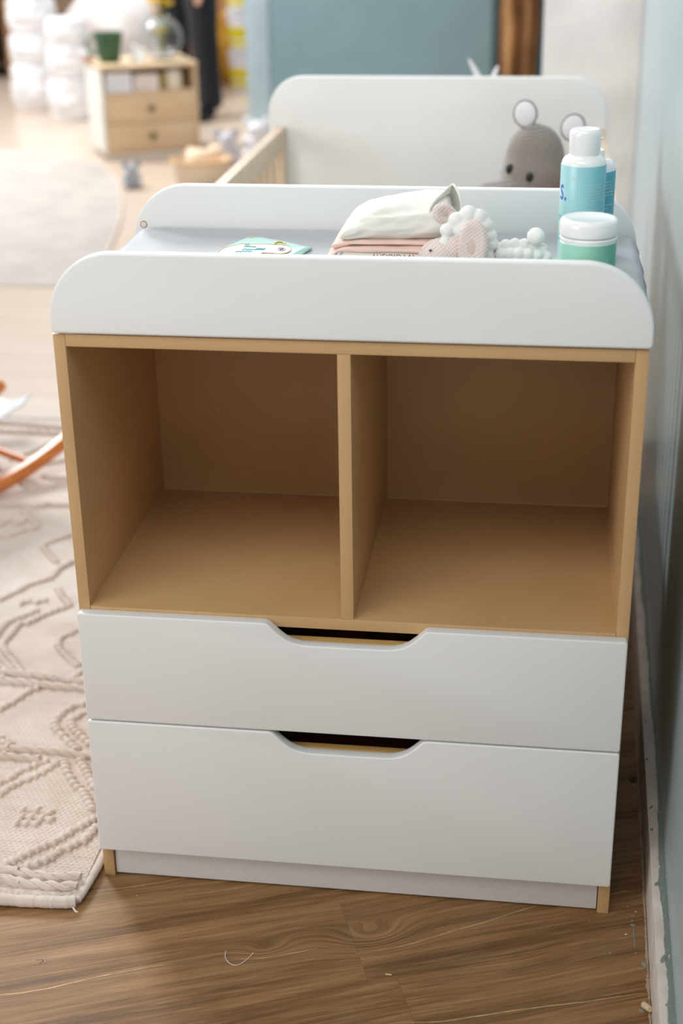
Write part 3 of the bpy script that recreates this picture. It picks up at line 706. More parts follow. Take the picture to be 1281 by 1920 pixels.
def ztop(t): return np.interp(t, [0, .06, .18, .4, .7, 1], [1.018, 1.029, 1.040, 1.048, 1.055, 1.058])
part(cc_, 'bunched_fabric', slab(-.024, .130, .143, .300, lambda t: .9985+.002*t, ztop, 14, .0024, nx=90, n=64, e=.78), cream, ang=180)
# hood: flared opening edged with a rolled hem
hx = [(.128, .215, 1.0715), (.1335, .20, 1.070), (.140, .187, 1.060), (.1425, .180, 1.045), (.138, .165, 1.028), (.128, .158, 1.020), (.116, .152, 1.024), (.105, .150, 1.036), (.1005, .152, 1.047), (.105, .165, 1.056), (.115, .185, 1.0635)]
hx = [Vector(p) for p in hx]
hr = resample(hx+[hx[0]], .003)[:-1]
bm = bmesh.new(); tube(bm, hr, .0017, 8, closed=True); part(cc_, 'hood_hem', bm, cream)
cen = Vector((.122, .20, 1.040)); secs = []
for f in (1, .86, .66, .4): secs.append([cen+(p-cen)*f+Vector((-.006, .05, -.004))*(1-f)+Vector((0, .004*math.sin(i*.9), 0))*(1-f) for i, p in enumerate(hr)])
bm = bmesh.new(); rs = [[bm.verts.new(p) for p in s] for s in secs]; nn = len(hr)
for a, b in zip(rs, rs[1:]):
    for k in range(nn): bm.faces.new((a[k], a[(k+1) % nn], b[(k+1) % nn], b[k]))
bm.faces.new(rs[-1])
bmesh.ops.solidify(bm, geom=bm.faces[:], thickness=.0012); part(cc_, 'hood', bm, cream, ang=80)

# ---- crocheted sheep lying on its side
shp = empty('toy_sheep', (.19, .14, PZ), 0, 'crocheted toy sheep with white wool and pink beige face and ears', 'soft toy')
wool = plain('white_wool', (234, 234, 231), .95, bump=.5, bscale=700, sheen=.5)
def knitmat(name, c, dk, sc_=90, ang=0, bump=.8):
    s = N(name, .95, sheen=.3); v = s.mapv(s.coord(), (1, 1, 1), (0, 0, 0), (0, ang, 0))
    w1 = s.n('ShaderNodeTexWave', bands_direction='X'); w1.inputs['Scale'].default_value = sc_; w1.inputs['Distortion'].default_value = 2
    w2 = s.n('ShaderNodeTexWave', bands_direction='Z'); w2.inputs['Scale'].default_value = sc_*.8; w2.inputs['Distortion'].default_value = 2
    s.L(v, w1.inputs[0]); s.L(v, w2.inputs[0]); h = s.math('MULTIPLY', w1.outputs['Fac'], w2.outputs['Fac'])
    s.base(s.ramp(h, [(0, dk), (.35, c)])); s.bump(h, bump, .0015); return s.m
kn = knitmat('pink_beige_crochet', (232, 221, 215), (212, 190, 184), 95, .7, .4)
kd = knitmat('beige_ear_lining', (216, 198, 186), (202, 182, 168), 150, .2, .3)
bm = bmesh.new(); ell(bm, (.118, .122, .986), (.031, .028, .031), Matrix.Rotation(R(18), 3, 'Y')); ell(bm, (.138, .130, 1.000), (.026, .026, .026))
part(shp, 'face', fuse(bm, .003, 5), kn, ang=180)
bm = bmesh.new(); tube(bm, [(.1055, .0995, 1.0045), (.1085, .0985, 1.0062)], .0013, 8); part(shp, 'eye_stitch', bm, plain('dark_thread', (60, 25, 45), .6))
def ear(cx, cy, cz, rx, rz, rotm, nm):
    outer = bmesh.new(); vs = ell(outer, (0, 0, 0), (rx, .0075, rz), None, 28, 18)
    for v in outer.verts:
        if v.co.y < 0:
            k = 1-min(1, math.hypot(v.co.x/rx/.72, v.co.z/rz/.78)); v.co.y += .0085*max(0, k)**.6
        v.co.y += .18*v.co.x**2/rx
    for v in outer.verts: v.co = rotm @ v.co + Vector((cx, cy, cz))
    e_ = part(shp, 'ear', outer, kn, ang=180)
    inner = bmesh.new(); ell(inner, (-rx*.16, 0, 0), (rx*.48, .002, rz*.62), None, 20, 12)
    for v in inner.verts: v.co.y += .0015+.4*(v.co.x**2+v.co.z**2)/rz*.15-.0008; v.co = rotm @ v.co + Vector((cx, cy, cz))
    part(e_, 'ear_lining', inner, kd, ang=180)
ear(.1635, .094, 1.0125, .0215, .0375, Matrix.Rotation(R(-12), 3, 'Z') @ Matrix.Rotation(R(4), 3, 'Y'), 'a')
ear(.1235, .142, 1.0455, .0185, .0135, Matrix.Rotation(R(20), 3, 'Z') @ Matrix.Rotation(R(28), 3, 'Y'), 'b')
hw = bmesh.new(); rs_ = random.Random(4)
for (x, y, z, r_) in [(.128, .122, 1.028, .0105), (.1255, .117, 1.012, .009), (.130, .112, 1.000, .008), (.140, .125, 1.041, .012), (.156, .128, 1.049, .0125), (.170, .128, 1.045, .012), (.178, .128, 1.034, .012), (.183, .13, 1.020, .012), (.186, .13, 1.008, .011), (.150, .125, 1.030, .016), (.165, .13, 1.02, .02), (.16, .14, 1.0, .024), (.138, .11, .989, .008), (.172, .135, .985, .018), (.182, .125, .99, .012)]:
    ico(hw, (x, y, z), (r_, r_, r_*.95), None, 3)
for v in hw.verts: v.co += v.normal*0
part(shp, 'head_wool', fuse(hw, .0016, 1), wool, ang=180)
bw = bmesh.new(); ell(bw, (.225, .142, .982), (.037, .028, .026))
for r_ in range(5):
    an = R(-70+r_*36)
    for k in range(6):
        x = .1945+k*.0125+(r_ % 2)*.006; sq = math.sqrt(max(.2, 1-((x-.225)/.048)**2))
        ico(bw, (x, .142-.0285*math.cos(an)*sq, .982+.0275*math.sin(an)*sq), (.0078, .0074, .0078), None, 3)
part(shp, 'body_wool', fuse(bw, .0013, 1), wool, ang=180)
bm = bmesh.new(); ico(bm, (.2475, .128, 1.0205), (.0122, .0122, .0118), None, 3)
for v in bm.verts: v.co += (v.co-Vector((.2475, .128, 1.0205)))*.08*noise.noise(v.co*180)
part(shp, 'tail', bm, wool, ang=180)
for x in (.20, .245): 
    bm = bmesh.new(); ell(bm, (x, .125, .966), (.012, .02, .0115)); part(shp, 'foot', bm, wool, ang=180)

# ---- bottles and jar
glossw = plain('white_gloss_plastic', (240, 241, 240), .16, var=.01)
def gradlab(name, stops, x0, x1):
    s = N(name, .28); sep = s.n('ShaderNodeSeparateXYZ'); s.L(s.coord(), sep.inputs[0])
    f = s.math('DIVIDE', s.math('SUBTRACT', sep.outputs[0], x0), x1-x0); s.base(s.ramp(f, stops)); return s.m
def cyl(cx, cy, r, a0=0):
    def place(u, v, off=.00025):       # u along the surface (0 = facing -y), v height
        a = -math.pi/2+u/r+a0; return Vector((cx+(r+off)*math.cos(a), cy+(r+off)*math.sin(a), v))
    return place
def wrap_text(lines, place, u, z, size, lead, squeeze=1, slant=0):
    bms = []
    for i, l in enumerate(lines):
        if l: bms.append(text_bm(l, size, lambda a, b, i=i: place(u+a*squeeze, z-i*lead+b+slant*a)))
    return join(bms)
palep = plain('pale_print', (206, 232, 232), .5)
# tall bottle
bc = (.3085, .232); rb = .0312; zs = 1.1135
bt = empty('lotion_bottle', (bc[0], bc[1], PZ), 0, 'taller pale blue lotion bottle with white flip cap behind the jar', 'bottle')
part(bt, 'body', lathe([(0, 0), (rb-.003, 0), (rb-.0005, .003), (rb-.0005, .146), (rb-.001, .150), (rb-.004, .155), (rb-.009, .158), (.020, .1595), (0, .1595)], (*bc, PZ)), glossw)
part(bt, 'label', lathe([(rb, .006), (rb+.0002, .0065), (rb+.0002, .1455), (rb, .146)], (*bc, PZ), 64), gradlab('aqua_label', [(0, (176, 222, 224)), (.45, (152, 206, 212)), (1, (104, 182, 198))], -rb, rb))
part(bt, 'flip_cap', lathe([(0, .159), (.0205, .159), (.0215, .1605), (.0218, .186), (.0212, .1905), (.0185, .1935), (.017, .1925), (0, .1915)], (*bc, PZ)), glossw)
bm = bmesh.new(); ico(bm, (bc[0]+.0222, bc[1]-.004, PZ+.181), (.003, .003, .0022), None, 2); part(bt, 'cap_tab', bm, glossw)
P = cyl(*bc, rb+.0002, R(-2))
part(bt, 'printed_text', join([wrap_text(['How to use'], P, .0065, 1.074, .0046, .004), wrap_text(['Apply to clean, dry skin', 'and massage gently', 'after every bath. For', 'daily use on the face', 'and body, avoid the', 'eye area'], P, .0065, 1.0695, .0038, .0043),
     wrap_text(['Precautions'], P, .0065, 1.0395, .0046, .004), wrap_text(['Avoid contact with eyes.', 'For external use only.'], P, .0065, 1.035, .0038, .0043), wrap_text(['Keep in a cool place.', 'Keep out of reach', 'of children'], P, .0065, 1.020, .0038, .0043)]), palep, smooth=False)
part(bt, 'printed_line', wrap_text(['Dermatologist'], P, -.0215, 1.0515, .0034, .004), palep, smooth=False)
part(bt, 'printed_letter', wrap_text(['s.'], P, -.0395, 1.052, .046, .01, .62), plain('violet_print', (92, 100, 196), .4), smooth=False)
def disc(place, u, z, r_, ry=None):
    bm = bmesh.new(); ry = ry or r_; c0 = bm.verts.new(place(u, z)); rg = [bm.verts.new(place(u+r_*math.cos(a), z+ry*math.sin(a))) for a in np.linspace(0, 2*math.pi, 25)[:-1]]
    for k in range(24): bm.faces.new((c0, rg[k], rg[(k+1) % 24]))
    return bm
part(bt, 'printed_circle', disc(lambda u, v: P(u, v, .0002), -.038, 1.012, .019), plain('print_circle', (128, 208, 212), .4), smooth=False)
part(bt, 'printed_spot', disc(lambda u, v: P(u, v, .0004), -.0335, 1.0085, .003, .004), plain('print_spot', (240, 190, 96), .4), smooth=False)
part(bt, 'printed_spot', disc(lambda u, v: P(u, v, .0004), -.0295, 1.001, .0026, .0036), plain('print_spot_white', (236, 240, 240), .4), smooth=False)
part(bt, 'printed_mark', wrap_text(['%'], P, -.016, 1.080, .009, .01), palep, smooth=False); part(bt, 'printed_mark', wrap_text(['%'], P, -.014, 1.0125, .010, .01), palep, smooth=False)
# second bottle
b2 = (.3235, .303); r2 = .0325
bt2 = empty('shampoo_bottle', (b2[0], b2[1], PZ), 0, 'shorter teal bottle half hidden behind the taller bottle', 'bottle')
part(bt2, 'body', lathe([(0, 0), (r2-.003, 0), (r2-.0005, .003), (r2-.0005, .128), (r2-.002, .134), (r2-.007, .1395), (r2-.014, .1415), (0, .1415)], (*b2, PZ)), glossw)
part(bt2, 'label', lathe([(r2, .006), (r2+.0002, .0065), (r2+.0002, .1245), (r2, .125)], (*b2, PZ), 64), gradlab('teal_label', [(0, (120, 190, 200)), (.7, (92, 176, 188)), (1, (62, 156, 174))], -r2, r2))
part(bt2, 'cap', lathe([(0, .141), (.0155, .141), (.0158, .150), (.0148, .153), (0, .1535)], (*b2, PZ)), glossw)
P2 = cyl(*b2, r2+.0002, 0)
part(bt2, 'printed_text', wrap_text(['ing and', 'care of', 'daily, the', 'use. Rinse', 'with water', '', '', 'clear water', 'daily', '', '', 'made with', 'gentle', 'care'], P2, .0185, 1.064, .0042, .0047), palep, smooth=False)
# jar
jc = (.3155, .0735); rj = .0375
jr = empty('cream_jar', (jc[0], jc[1], PZ), 0, 'round green labelled cream jar with white screw lid at the front', 'jar')
part(jr, 'body', lathe([(0, 0), (rj-.004, 0), (rj-.001, .003), (rj-.001, .0765), (rj-.0003, .079), (rj+.0004, .081), (rj-.001, .083), (rj-.004, .0835), (0, .0835)], (*jc, PZ)), glossw)
part(jr, 'lid', lathe([(0, .084), (rj-.002, .084), (rj+.0003, .0848), (rj+.0008, .086), (rj+.0006, .100), (rj-.0006, .1035), (rj-.003, .1058), (rj-.0055, .1062), (rj-.0075, .1052), (0, .1048)], (*jc, PZ)), glossw)
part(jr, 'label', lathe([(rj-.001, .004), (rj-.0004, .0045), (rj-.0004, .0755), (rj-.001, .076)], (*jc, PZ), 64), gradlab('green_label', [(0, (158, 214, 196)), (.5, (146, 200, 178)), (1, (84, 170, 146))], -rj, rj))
PJ = cyl(*jc, rj-.0003, 0)
part(jr, 'printed_text', join([wrap_text(['How to use'], PJ, -.0145, 1.0135, .0042, .004), wrap_text(['Apply a generous amount to clean', 'dry skin and massage gently until', 'it is fully absorbed, every day'], PJ, -.0145, 1.0095, .0032, .0036, 1.02), wrap_text(['Precautions'], PJ, -.0145, .998, .0040, .004), wrap_text(['Keep out of reach of children. Avoid', 'contact with eyes'], PJ, -.0145, .9945, .0032, .0036)]), plain('pale_green_print', (176, 214, 198), .5), smooth=False)
def sticker():
    bm = bmesh.new(); g = []
    for u in np.linspace(.0135, .0405, 12): g.append([bm.verts.new(PJ(u, z+(u-.0135)*.04, .0004)) for z in (.966, .9855)])
    for a, b in zip(g, g[1:]): bm.faces.new((a[0], b[0], b[1], a[1]))
    return bm
part(jr, 'price_sticker', sticker(), plain('paper_sticker', (232, 234, 232), .6))
bm = bmesh.new(); u = .0150; rs_ = random.Random(8)
while u < .0375:
    wd = rs_.choice((.0003, .0006, .0009)); 
    q = [bm.verts.new(PJ(u+a, z+(u-.0135)*.04, .0006)) for a, z in ((0, .9775), (wd, .9775), (wd, .9812), (0, .9812))]; bm.faces.new(q); u += wd+rs_.choice((.0003, .0005, .0007))
part(jr, 'barcode', bm, plain('barcode_ink', (60, 50, 56), .6), smooth=False)
# ================================================================ HIPPO in the cot
hp = empty('toy_hippo', (.21, 1.25, .485), 0, 'grey knitted toy hippo with white lined ears sitting in the cot', 'soft toy')
grey = knitmat('grey_knit', (158, 150, 144), (108, 98, 92), 62, .1, 1.0)
bm = bmesh.new()
ell(bm, (.230, 1.30, .912), (.064, .064, .074)); ell(bm, (.228, 1.29, .875), (.070, .070, .072))
ell(bm, (.158, 1.232, .822), (.074, .062, .056)); ell(bm, (.215, 1.33, .66), (.092, .085, .16)); ell(bm, (.22, 1.32, .80), (.055, .055, .07))
for s in (-1, 1):
    for k in range(8): ell(bm, (.215+s*(.085+.008*k), 1.30-.008*k, .74-.022*k), (.030, .030, .030), None, 12, 8)
    for k in range(9): ell(bm, (.215+s*(.055+.006*k), 1.28-.022*k, .535), (.040, .040, .038), None, 12, 8)
part(hp, 'body', fuse(bm, .008, 8), grey, ang=180)
darkg = plain('dark_grey_trim', (98, 102, 100), .8); wf = plain('white_felt', (226, 222, 226), .95)
for (x, z, an) in ((.2065, 1.004, -8), (.306, .977, 22)):
    e = ell(b := bmesh.new(), (0, 0, 0), (.0255, .007, .029), None, 24, 14)
    Mr = Matrix.Translation((x, 1.30, z)) @ Matrix.Rotation(R(an), 4, 'Y')
    bmesh.ops.transform(b, matrix=Mr, verts=b.verts[:]); eo = part(hp, 'ear', b, darkg, ang=180)
    b = bmesh.new(); ell(b, (0, -.0035, 0), (.0225, .0058, .026), None, 24, 14); bmesh.ops.transform(b, matrix=Mr, verts=b.verts[:]); part(eo, 'ear_lining', b, wf, ang=180)
blk = plain('black_button', (22, 22, 24), .3)
for (x, y, z) in ((.179, 1.246, .900), (.221, 1.224, .888)):
    b = bmesh.new(); ell(b, (x, y+.0, z), (.0082, .006, .0105)); part(hp, 'eye', b, blk)

# ================================================================ ANIMAL behind the headboard (only two white ear tips show)
bs = empty('round_stool', (.08, 2.25, 0), 0, 'white round stool behind the cot headboard under the white rabbit', 'stool')
wpaint = plain('white_painted_wood', (232, 228, 226), .5)
part(bs, 'seat', lathe([(0, .42), (.155, .42), (.16, .425), (.16, .445), (.155, .45), (0, .45)], (.08, 2.25, 0)), wpaint)
for a in (45, 135, 225, 315):
    b = bmesh.new(); tube(b, [(.08+.09*math.cos(R(a)), 2.25+.09*math.sin(R(a)), .42), (.08+.15*math.cos(R(a)), 2.25+.15*math.sin(R(a)), 0.002)], [.014, .011], 10); part(bs, 'leg', b, wpaint)
rb_ = empty('toy_rabbit', (.08, 2.25, .45), 0, 'white toy rabbit showing only two pointed ear tips above the cot headboard', 'soft toy')
b = bmesh.new(); ell(b, (.08, 2.25, .555), (.10, .09, .105)); ell(b, (.08, 2.235, .73), (.082, .075, .085)); ell(b, (.08, 2.25, .65), (.05, .05, .06))
for s in (-1, 1): ell(b, (.08+s*.075, 2.19, .60), (.03, .05, .03)); ell(b, (.08+s*.06, 2.16, .49), (.038, .07, .036))
part(rb_, 'body', fuse(b, .009, 5), plain('white_plush', (236, 232, 228), .95, bump=.3, sheen=.5), ang=180)
for pts in ([(.06, 2.25, .79), (.078, 2.25, .88), (.062, 2.25, .95), (.034, 2.25, 1.002)], [(.105, 2.25, .79), (.095, 2.25, .88), (.10, 2.25, .945), (.112, 2.25, .985)]):
    ps = resample(pts, .01); m_ = len(ps)
    b = bmesh.new(); tube(b, ps, [max(.005, .034*math.sin(math.pi*(.25+.74*i/m_))) for i in range(m_)], 12, flat=.5); part(rb_, 'ear', b, wf, ang=180)
for s in (-1, 1): b = bmesh.new(); ell(b, (.08+s*.03, 2.163, .745), (.006, .005, .008)); part(rb_, 'eye', b, blk)

# ================================================================ BACKGROUND, LEFT
pine = wood('pale_pine', (205, 176, 138), (222, 196, 160), (2, 1, 22), .5); pine_side = plain('pale_sidelit_pine', (242, 238, 228), .5)  # pine_side: bright light on the left side put into a paler colour
NS = empty('nightstand', (-2.185, 6.12, 0), R(27), 'pale pine nightstand with two drawers and an open niche', 'nightstand')
def npart(parent, name, bm, m, **k): return obj(name, bm, m, parent, world=False, **k)
Wn, Dn, Hn = .545, .44, .505
npart(NS, 'side_panel', bx(0, .018, 0, Dn, .03, Hn-.02, .002), pine_side); npart(NS, 'side_panel', bx(Wn-.018, Wn, 0, Dn, .03, Hn-.02, .002), pine)
npart(NS, 'top', bx(-.004, Wn+.004, -.006, Dn, Hn-.02, Hn, .003), pine); npart(NS, 'back_panel', bx(.018, Wn-.018, Dn-.012, Dn, .03, Hn-.02), pine_side)
npart(NS, 'bottom_panel', bx(.018, Wn-.018, 0.01, Dn-.012, .03, .048), pine); npart(NS, 'niche_shelf', bx(.018, Wn-.018, .004, Dn-.012, .345, .360), pine)
npart(NS, 'plinth', bx(.02, Wn-.02, .02, .04, 0.001, .03), pine_side)
for x in (.03, Wn-.05): npart(NS, 'foot', bx(x, x+.03, Dn-.06, Dn-.02, .001, .03), pine_side)
kb = plain('bronze_knob', (112, 100, 66), .35, metal=.6)
for z0, z1 in ((.198, .343), (.050, .194)):
    d = npart(NS, 'drawer', bx(.021, Wn-.021, 0.0, .30, z0, z1, .003), pine)
    b = lathe([(0, 0), (.006, 0), (.006, .010), (.016, .014), (.019, .020), (.014, .026), (0, .028)])
    bmesh.ops.rotate(b, verts=b.verts[:], cent=(0, 0, 0), matrix=Matrix.Rotation(R(90), 3, 'X')); bmesh.ops.translate(b, verts=b.verts[:], vec=(Wn/2, -.0005, (z0+z1)/2)); npart(d, 'knob', b, kb)
def ns(x, y, z=0): return NS.matrix_basis @ Vector((x, y, Hn+z))
# papers in the niche
def place_on(o, p, rz=0): o.location = p; o.rotation_euler[2] = rz
for i, (x, y, w_, h_, c, nm, lb, ca) in enumerate([(.030, .03, .15, .105, (240, 242, 248), 'paper_stack', 'bluish white stack of paper at the left of the nightstand niche', 'paper'), (.19, .03, .14, .09, (242, 230, 226), 'paper_stack', 'pinkish white stack of paper in the middle of the nightstand niche', 'paper')]):
    o = empty(nm, NS.matrix_basis @ Vector((x, y, .3602)), R(22), lb, ca)
    for k in range(4): npart(o, 'bundle', bx(0+k*.002, w_, 0, .16, .0005+k*h_/4, (k+1)*h_/4-.0006, .003), plain('sheet_%d%d' % (i, k), c, .8))
o = empty('milk_jar', NS.matrix_basis @ Vector((.43, .09, .3602)), 0, 'cream white round jar at the right of the nightstand niche', 'jar')
npart(o, 'body', lathe([(0, 0), (.045, 0), (.05, .006), (.05, .075), (.042, .088), (0, .09)]), plain('cream_ceramic', (240, 234, 214), .4)); npart(o, 'lid', lathe([(0, .0905), (.043, .0905), (.043, .1), (0, .103)]), glossw)
o = empty('yellow_carton', NS.matrix_basis @ Vector((.345, .07, .3602)), R(22), 'small olive yellow carton in the nightstand niche', 'box')
npart(o, 'carton', bx(0, .035, 0, .05, 0, .075, .002), plain('olive_card', (176, 156, 70), .7)); npart(o, 'lid_flap', bx(0.001, .034, .001, .049, .0755, .079, .001), plain('olive_card_light', (196, 178, 100), .7))
# green pot
o = empty('green_cup', (-2.183, 6.335, Hn), 0, 'large dark green cup with a side handle on the nightstand', 'cup')
gm = N('green_glaze', .35); gv_ = gm.coord(); gm.base(gm.ramp(gm.noise(gv_, 60, 3), [(.35, (30, 74, 44)), (.65, (58, 104, 66))])); gm = gm.m
npart(o, 'bowl', lathe([(0, .001), (.050, .001), (.058, .012), (.080, .150), (.082, .158), (.078, .160), (.074, .152), (.054, .016), (0, .014)]), gm)
b = bmesh.new(); tube(b, resample([(-.072, 0, .135), (-.10, -.01, .135), (-.125, -.012, .105), (-.115, -.01, .06), (-.064, 0, .045)], .008), .010, 10); npart(o, 'handle', b, plain('pale_green_glaze', (112, 140, 118), .25))
# glass globe with a yellow bouquet
glass = N('clear_glass', .0, spec=.5); glass.b.inputs['Transmission Weight'].default_value = 1; glass.b.inputs['IOR'].default_value = 1.45; glass.b.inputs['Base Color'].default_value = (.96, .98, 1, 1); glass = glass.m
gl = empty('glass_globe', (-1.925, 6.49, Hn), 0, 'clear round glass bowl on the nightstand with yellow flowers in it', 'vase')
po = [(.05*1, .001)]+[(.122*math.cos(R(a)), .115+.118*math.sin(R(a))) for a in range(-70, 61, 8)]+[(.058, .222), (.066, .232)]
pi_ = [(r_-.0035 if r_ > .0 else 0, max(z, .006)) for r_, z in po][::-1]
npart(gl, 'bowl', lathe([(0, .001)]+po+pi_+[(0, .006)]), glass)
yel = plain('yellow_petals', (232, 196, 40), .7); yel2 = plain('pale_yellow_petals', (220, 206, 120), .7); stem = plain('green_stem', (120, 140, 60), .6); pch = plain('peach_petals', (240, 190, 140), .7); whp = plain('white_petals', (236, 234, 240), .8)
bq = empty('bouquet', (-1.925, 6.49, Hn+.008), 0, 'yellow and peach flowers standing in the round glass bowl', 'flowers')
rs_ = random.Random(6)
def flower(parent, x, y, z, r_, m_, nm='flower'):
    b = bmesh.new()
    for k in range(9):
        a = k*2*math.pi/9; ico(b, (x+.6*r_*math.cos(a), y+.6*r_*math.sin(a), z+.2*r_*(k % 2)), (.5*r_, .36*r_, .16*r_), Matrix.Rotation(a, 3, 'Z') @ Matrix.Rotation(-.5, 3, 'Y'), 1)
    ico(b, (x, y, z+.1*r_), (.35*r_, .35*r_, .25*r_), None, 1)
    npart(parent, nm, b, m_)
sb = bmesh.new()
for (x, y, z, r_, m_) in [(-.02, 0, .13, .032, yel2), (.012, -.02, .145, .030, yel), (-.005, .02, .105, .028, yel2), (.03, 0, .17, .02, stem), (-.02, -.01, .245, .035, pch), (-.035, .01, .29, .038, yel), (.01, 0, .30, .040, yel), (.045, .01, .285, .034, yel), (-.01, .02, .33, .036, yel), (.03, -.01, .34, .032, yel)]:
    flower(bq, x, y, z, r_, m_); tube(sb, [(.01, 0, .0), (x*.4, y*.4, z*.5), (x, y, z)], .003, 6)
npart(bq, 'stems', sb, stem)
for k, (x, y, r_) in enumerate([(-.066, -.02, .014), (-.05, .02, .013), (.05, .03, .012)]): pass
# little white figures, bottle and dish
for (p, h_, nm, lb, ca) in [((-2.055, 6.41), .085, 'porcelain_figure', 'small white porcelain figure beside the green cup', 'figurine'), ((-2.00, 6.34), .07, 'porcelain_figure', 'lower white porcelain figure in front of the glass bowl', 'figurine')]:
    o = empty(nm, (*p, Hn), 0, lb, ca)
    npart(o, 'body', lathe([(0, .001), (.026, .001), (.030, .01), (.024, h_*.5), (.016, h_*.62), (0, h_*.66)]), glossw); b = bmesh.new(); ell(b, (0, 0, h_*.8), (.017, .017, h_*.2)); npart(o, 'head', b, glossw)
o = empty('amber_bottle', (-2.235, 6.545, Hn), 0, 'small amber bottle with black cap left of the green cup', 'bottle')
npart(o, 'body', lathe([(0, .001), (.018, .001), (.02, .006), (.02, .058), (.010, .068), (0, .068)]), plain('amber_glass', (176, 108, 34), .15)); npart(o, 'cap', lathe([(0, .0685), (.014, .0685), (.014, .105), (0, .106)]), plain('black_cap', (24, 30, 36), .4))
o = empty('white_dish', (-2.335, 6.40, Hn), 0, 'small white bowl on a red mat at the left edge of the nightstand', 'bowl')
npart(o, 'bowl', lathe([(0, .010), (.022, .010), (.042, .045), (.045, .05), (.040, .052), (.02, .018), (0, .016)]), glossw); npart(o, 'red_mat', lathe([(0, .001), (.036, .001), (.036, .009), (0, .009)]), plain('coral_felt', (220, 120, 84), .9))
# round play mat, toys on the floor
pm = empty('play_mat', (-3.4, 5.0, 0), 0, 'large cream floor mat left of the nightstand', 'mat')
part(pm, 'mat_pad', prism([(-2.9, 6.5), (-2.6, 6.3), (-2.14, 5.95), (-1.93, 5.5), (-1.72, 4.82), (-1.57, 4.1), (-1.50, 3.6), (-1.55, 3.5), (-5.6, 3.5), (-5.6, 6.5)], .0005, .004, .001, 2, 'z'), plain('cream_mat', (180, 170, 163), .8))
b = bmesh.new(); tube(b, resample([(-2.15, 5.95, .0065), (-1.94, 5.5, .0065), (-1.73, 4.82, .0065), (-1.58, 4.1, .0065), (-1.52, 3.68, .0065)], .08), .0062, 8); part(pm, 'mat_piping', b, plain('tan_piping', (210, 192, 174), .8))
o = empty('wicker_basket', (-1.485, 5.46, 0), 0, 'cream fabric basket holding a tan teddy on the floor before the nightstand', 'basket')
npart(o, 'tub', lathe([(0, .002), (.10, .002), (.125, .02), (.150, .09), (.155, .135), (.148, .14), (.138, .13), (.12, .03), (0, .02)]), weave('cream_canvas', (236, 216, 190), 60, bump=.4))
b = bmesh.new(); tube(b, [(.152*math.cos(a), .152*math.sin(a), .137) for a in np.linspace(0, 2*math.pi, 40, endpoint=False)], .009, 8, closed=True); npart(o, 'rim', b, plain('tan_rim', (206, 166, 118), .8))
o = empty('tan_teddy', (-1.47, 5.48, .03), 0, 'tan teddy bear lying in the cream fabric basket', 'soft toy')
b = bmesh.new(); ell(b, (-.03, 0, .09), (.075, .07, .07)); ell(b, (.05, .01, .13), (.045, .042, .042)); ell(b, (.075, .04, .165), (.014, .01, .014)); ell(b, (.03, .04, .17), (.014, .01, .014)); ell(b, (-.08, .04, .13), (.03, .03, .03))
npart(o, 'body', fuse(b, .008, 4), plain('tan_plush', (236, 206, 176), .95, sheen=.4), ang=180)
for x in (.035, .062): b = bmesh.new(); ell(b, (x, -.030, .142), (.004, .004, .004)); npart(o, 'eye', b, blk)
def plushie(nm, loc, s, c, lb, rz=0):
    o = empty(nm, loc, rz, lb, 'soft toy')
    b = bmesh.new(); ell(b, (0, 0, .09*s), (.085*s, .08*s, .09*s)); ell(b, (0, -.06*s, .19*s), (.062*s, .06*s, .058*s))
    for q in (-1, 1): ell(b, (q*.07*s, -.06*s, .035*s), (.035*s, .06*s, .034*s)); ell(b, (q*.085*s, -.05*s, .12*s), (.025*s, .045*s, .025*s))
    npart(o, 'body', fuse(b, .008, 5), plain(nm+'_plush', c, .95, sheen=.4), ang=180)
    for q in (-1, 1):
        b = bmesh.new(); ell(b, (q*.065*s, -.045*s, .235*s), (.036*s, .012*s, .04*s)); npart(o, 'ear', b, plain('ear_plush', tuple(int(v*.94) for v in c), .95))
        b = bmesh.new(); ell(b, (q*.024*s, -.114*s, .20*s), (.006*s, .006*s, .006*s)); npart(o, 'eye', b, blk)
    return o
plushie('toy_elephant', (-1.49, 6.08, 0), .72, (206, 206, 214), 'pale grey toy elephant on the floor right of the nightstand', R(20))
plushie('toy_lamb', (-1.335, 6.27, 0), .85, (236, 236, 240), 'white toy lamb on the floor nearest the blue wall corner', R(-10))
plushie('toy_mouse', (-1.845, 5.42, 0), .50, (172, 178, 188), 'small grey toy mouse on the floor beside the round cream mat', R(30))
# poufs
fl_w = plain('fluffy_white', (242, 240, 242), .98, bump=.25, bscale=90, sheen=.6)
def pouf(x, y, z, r_, h_, lb):
    o = empty('fluffy_pouf', (x, y, z), 0, lb, 'pouf', 'white fluffy poufs stacked by the left wall')
    b = lathe([(0, 0.002)]+[(r_*(.86+.14*math.cos(R(a))), h_*.5+h_*.497*math.sin(R(a))) for a in range(-85, 86, 17)]+[(0, h_-.002)], (0, 0, 0), 40)
    bmesh.ops.subdivide_edges(b, edges=b.edges[:], cuts=1, use_grid_fill=True)
    for v in b.verts:
        d = noise.noise(Vector((v.co.x*14+x*3, v.co.y*14, v.co.z*14+z*5)))*.014; v.co.x += v.co.x/max(r_, .01)*d; v.co.y += v.co.y/max(r_, .01)*d
    npart(o, 'cover', b, fl_w, ang=180)
    b = bmesh.new(); tube(b, [(r_*1.0*math.cos(a), r_*1.0*math.sin(a), h_*.5) for a in np.linspace(0, 2*math.pi, 40, endpoint=False)], .008, 6, closed=True); npart(o, 'seam_piping', b, fl_w)
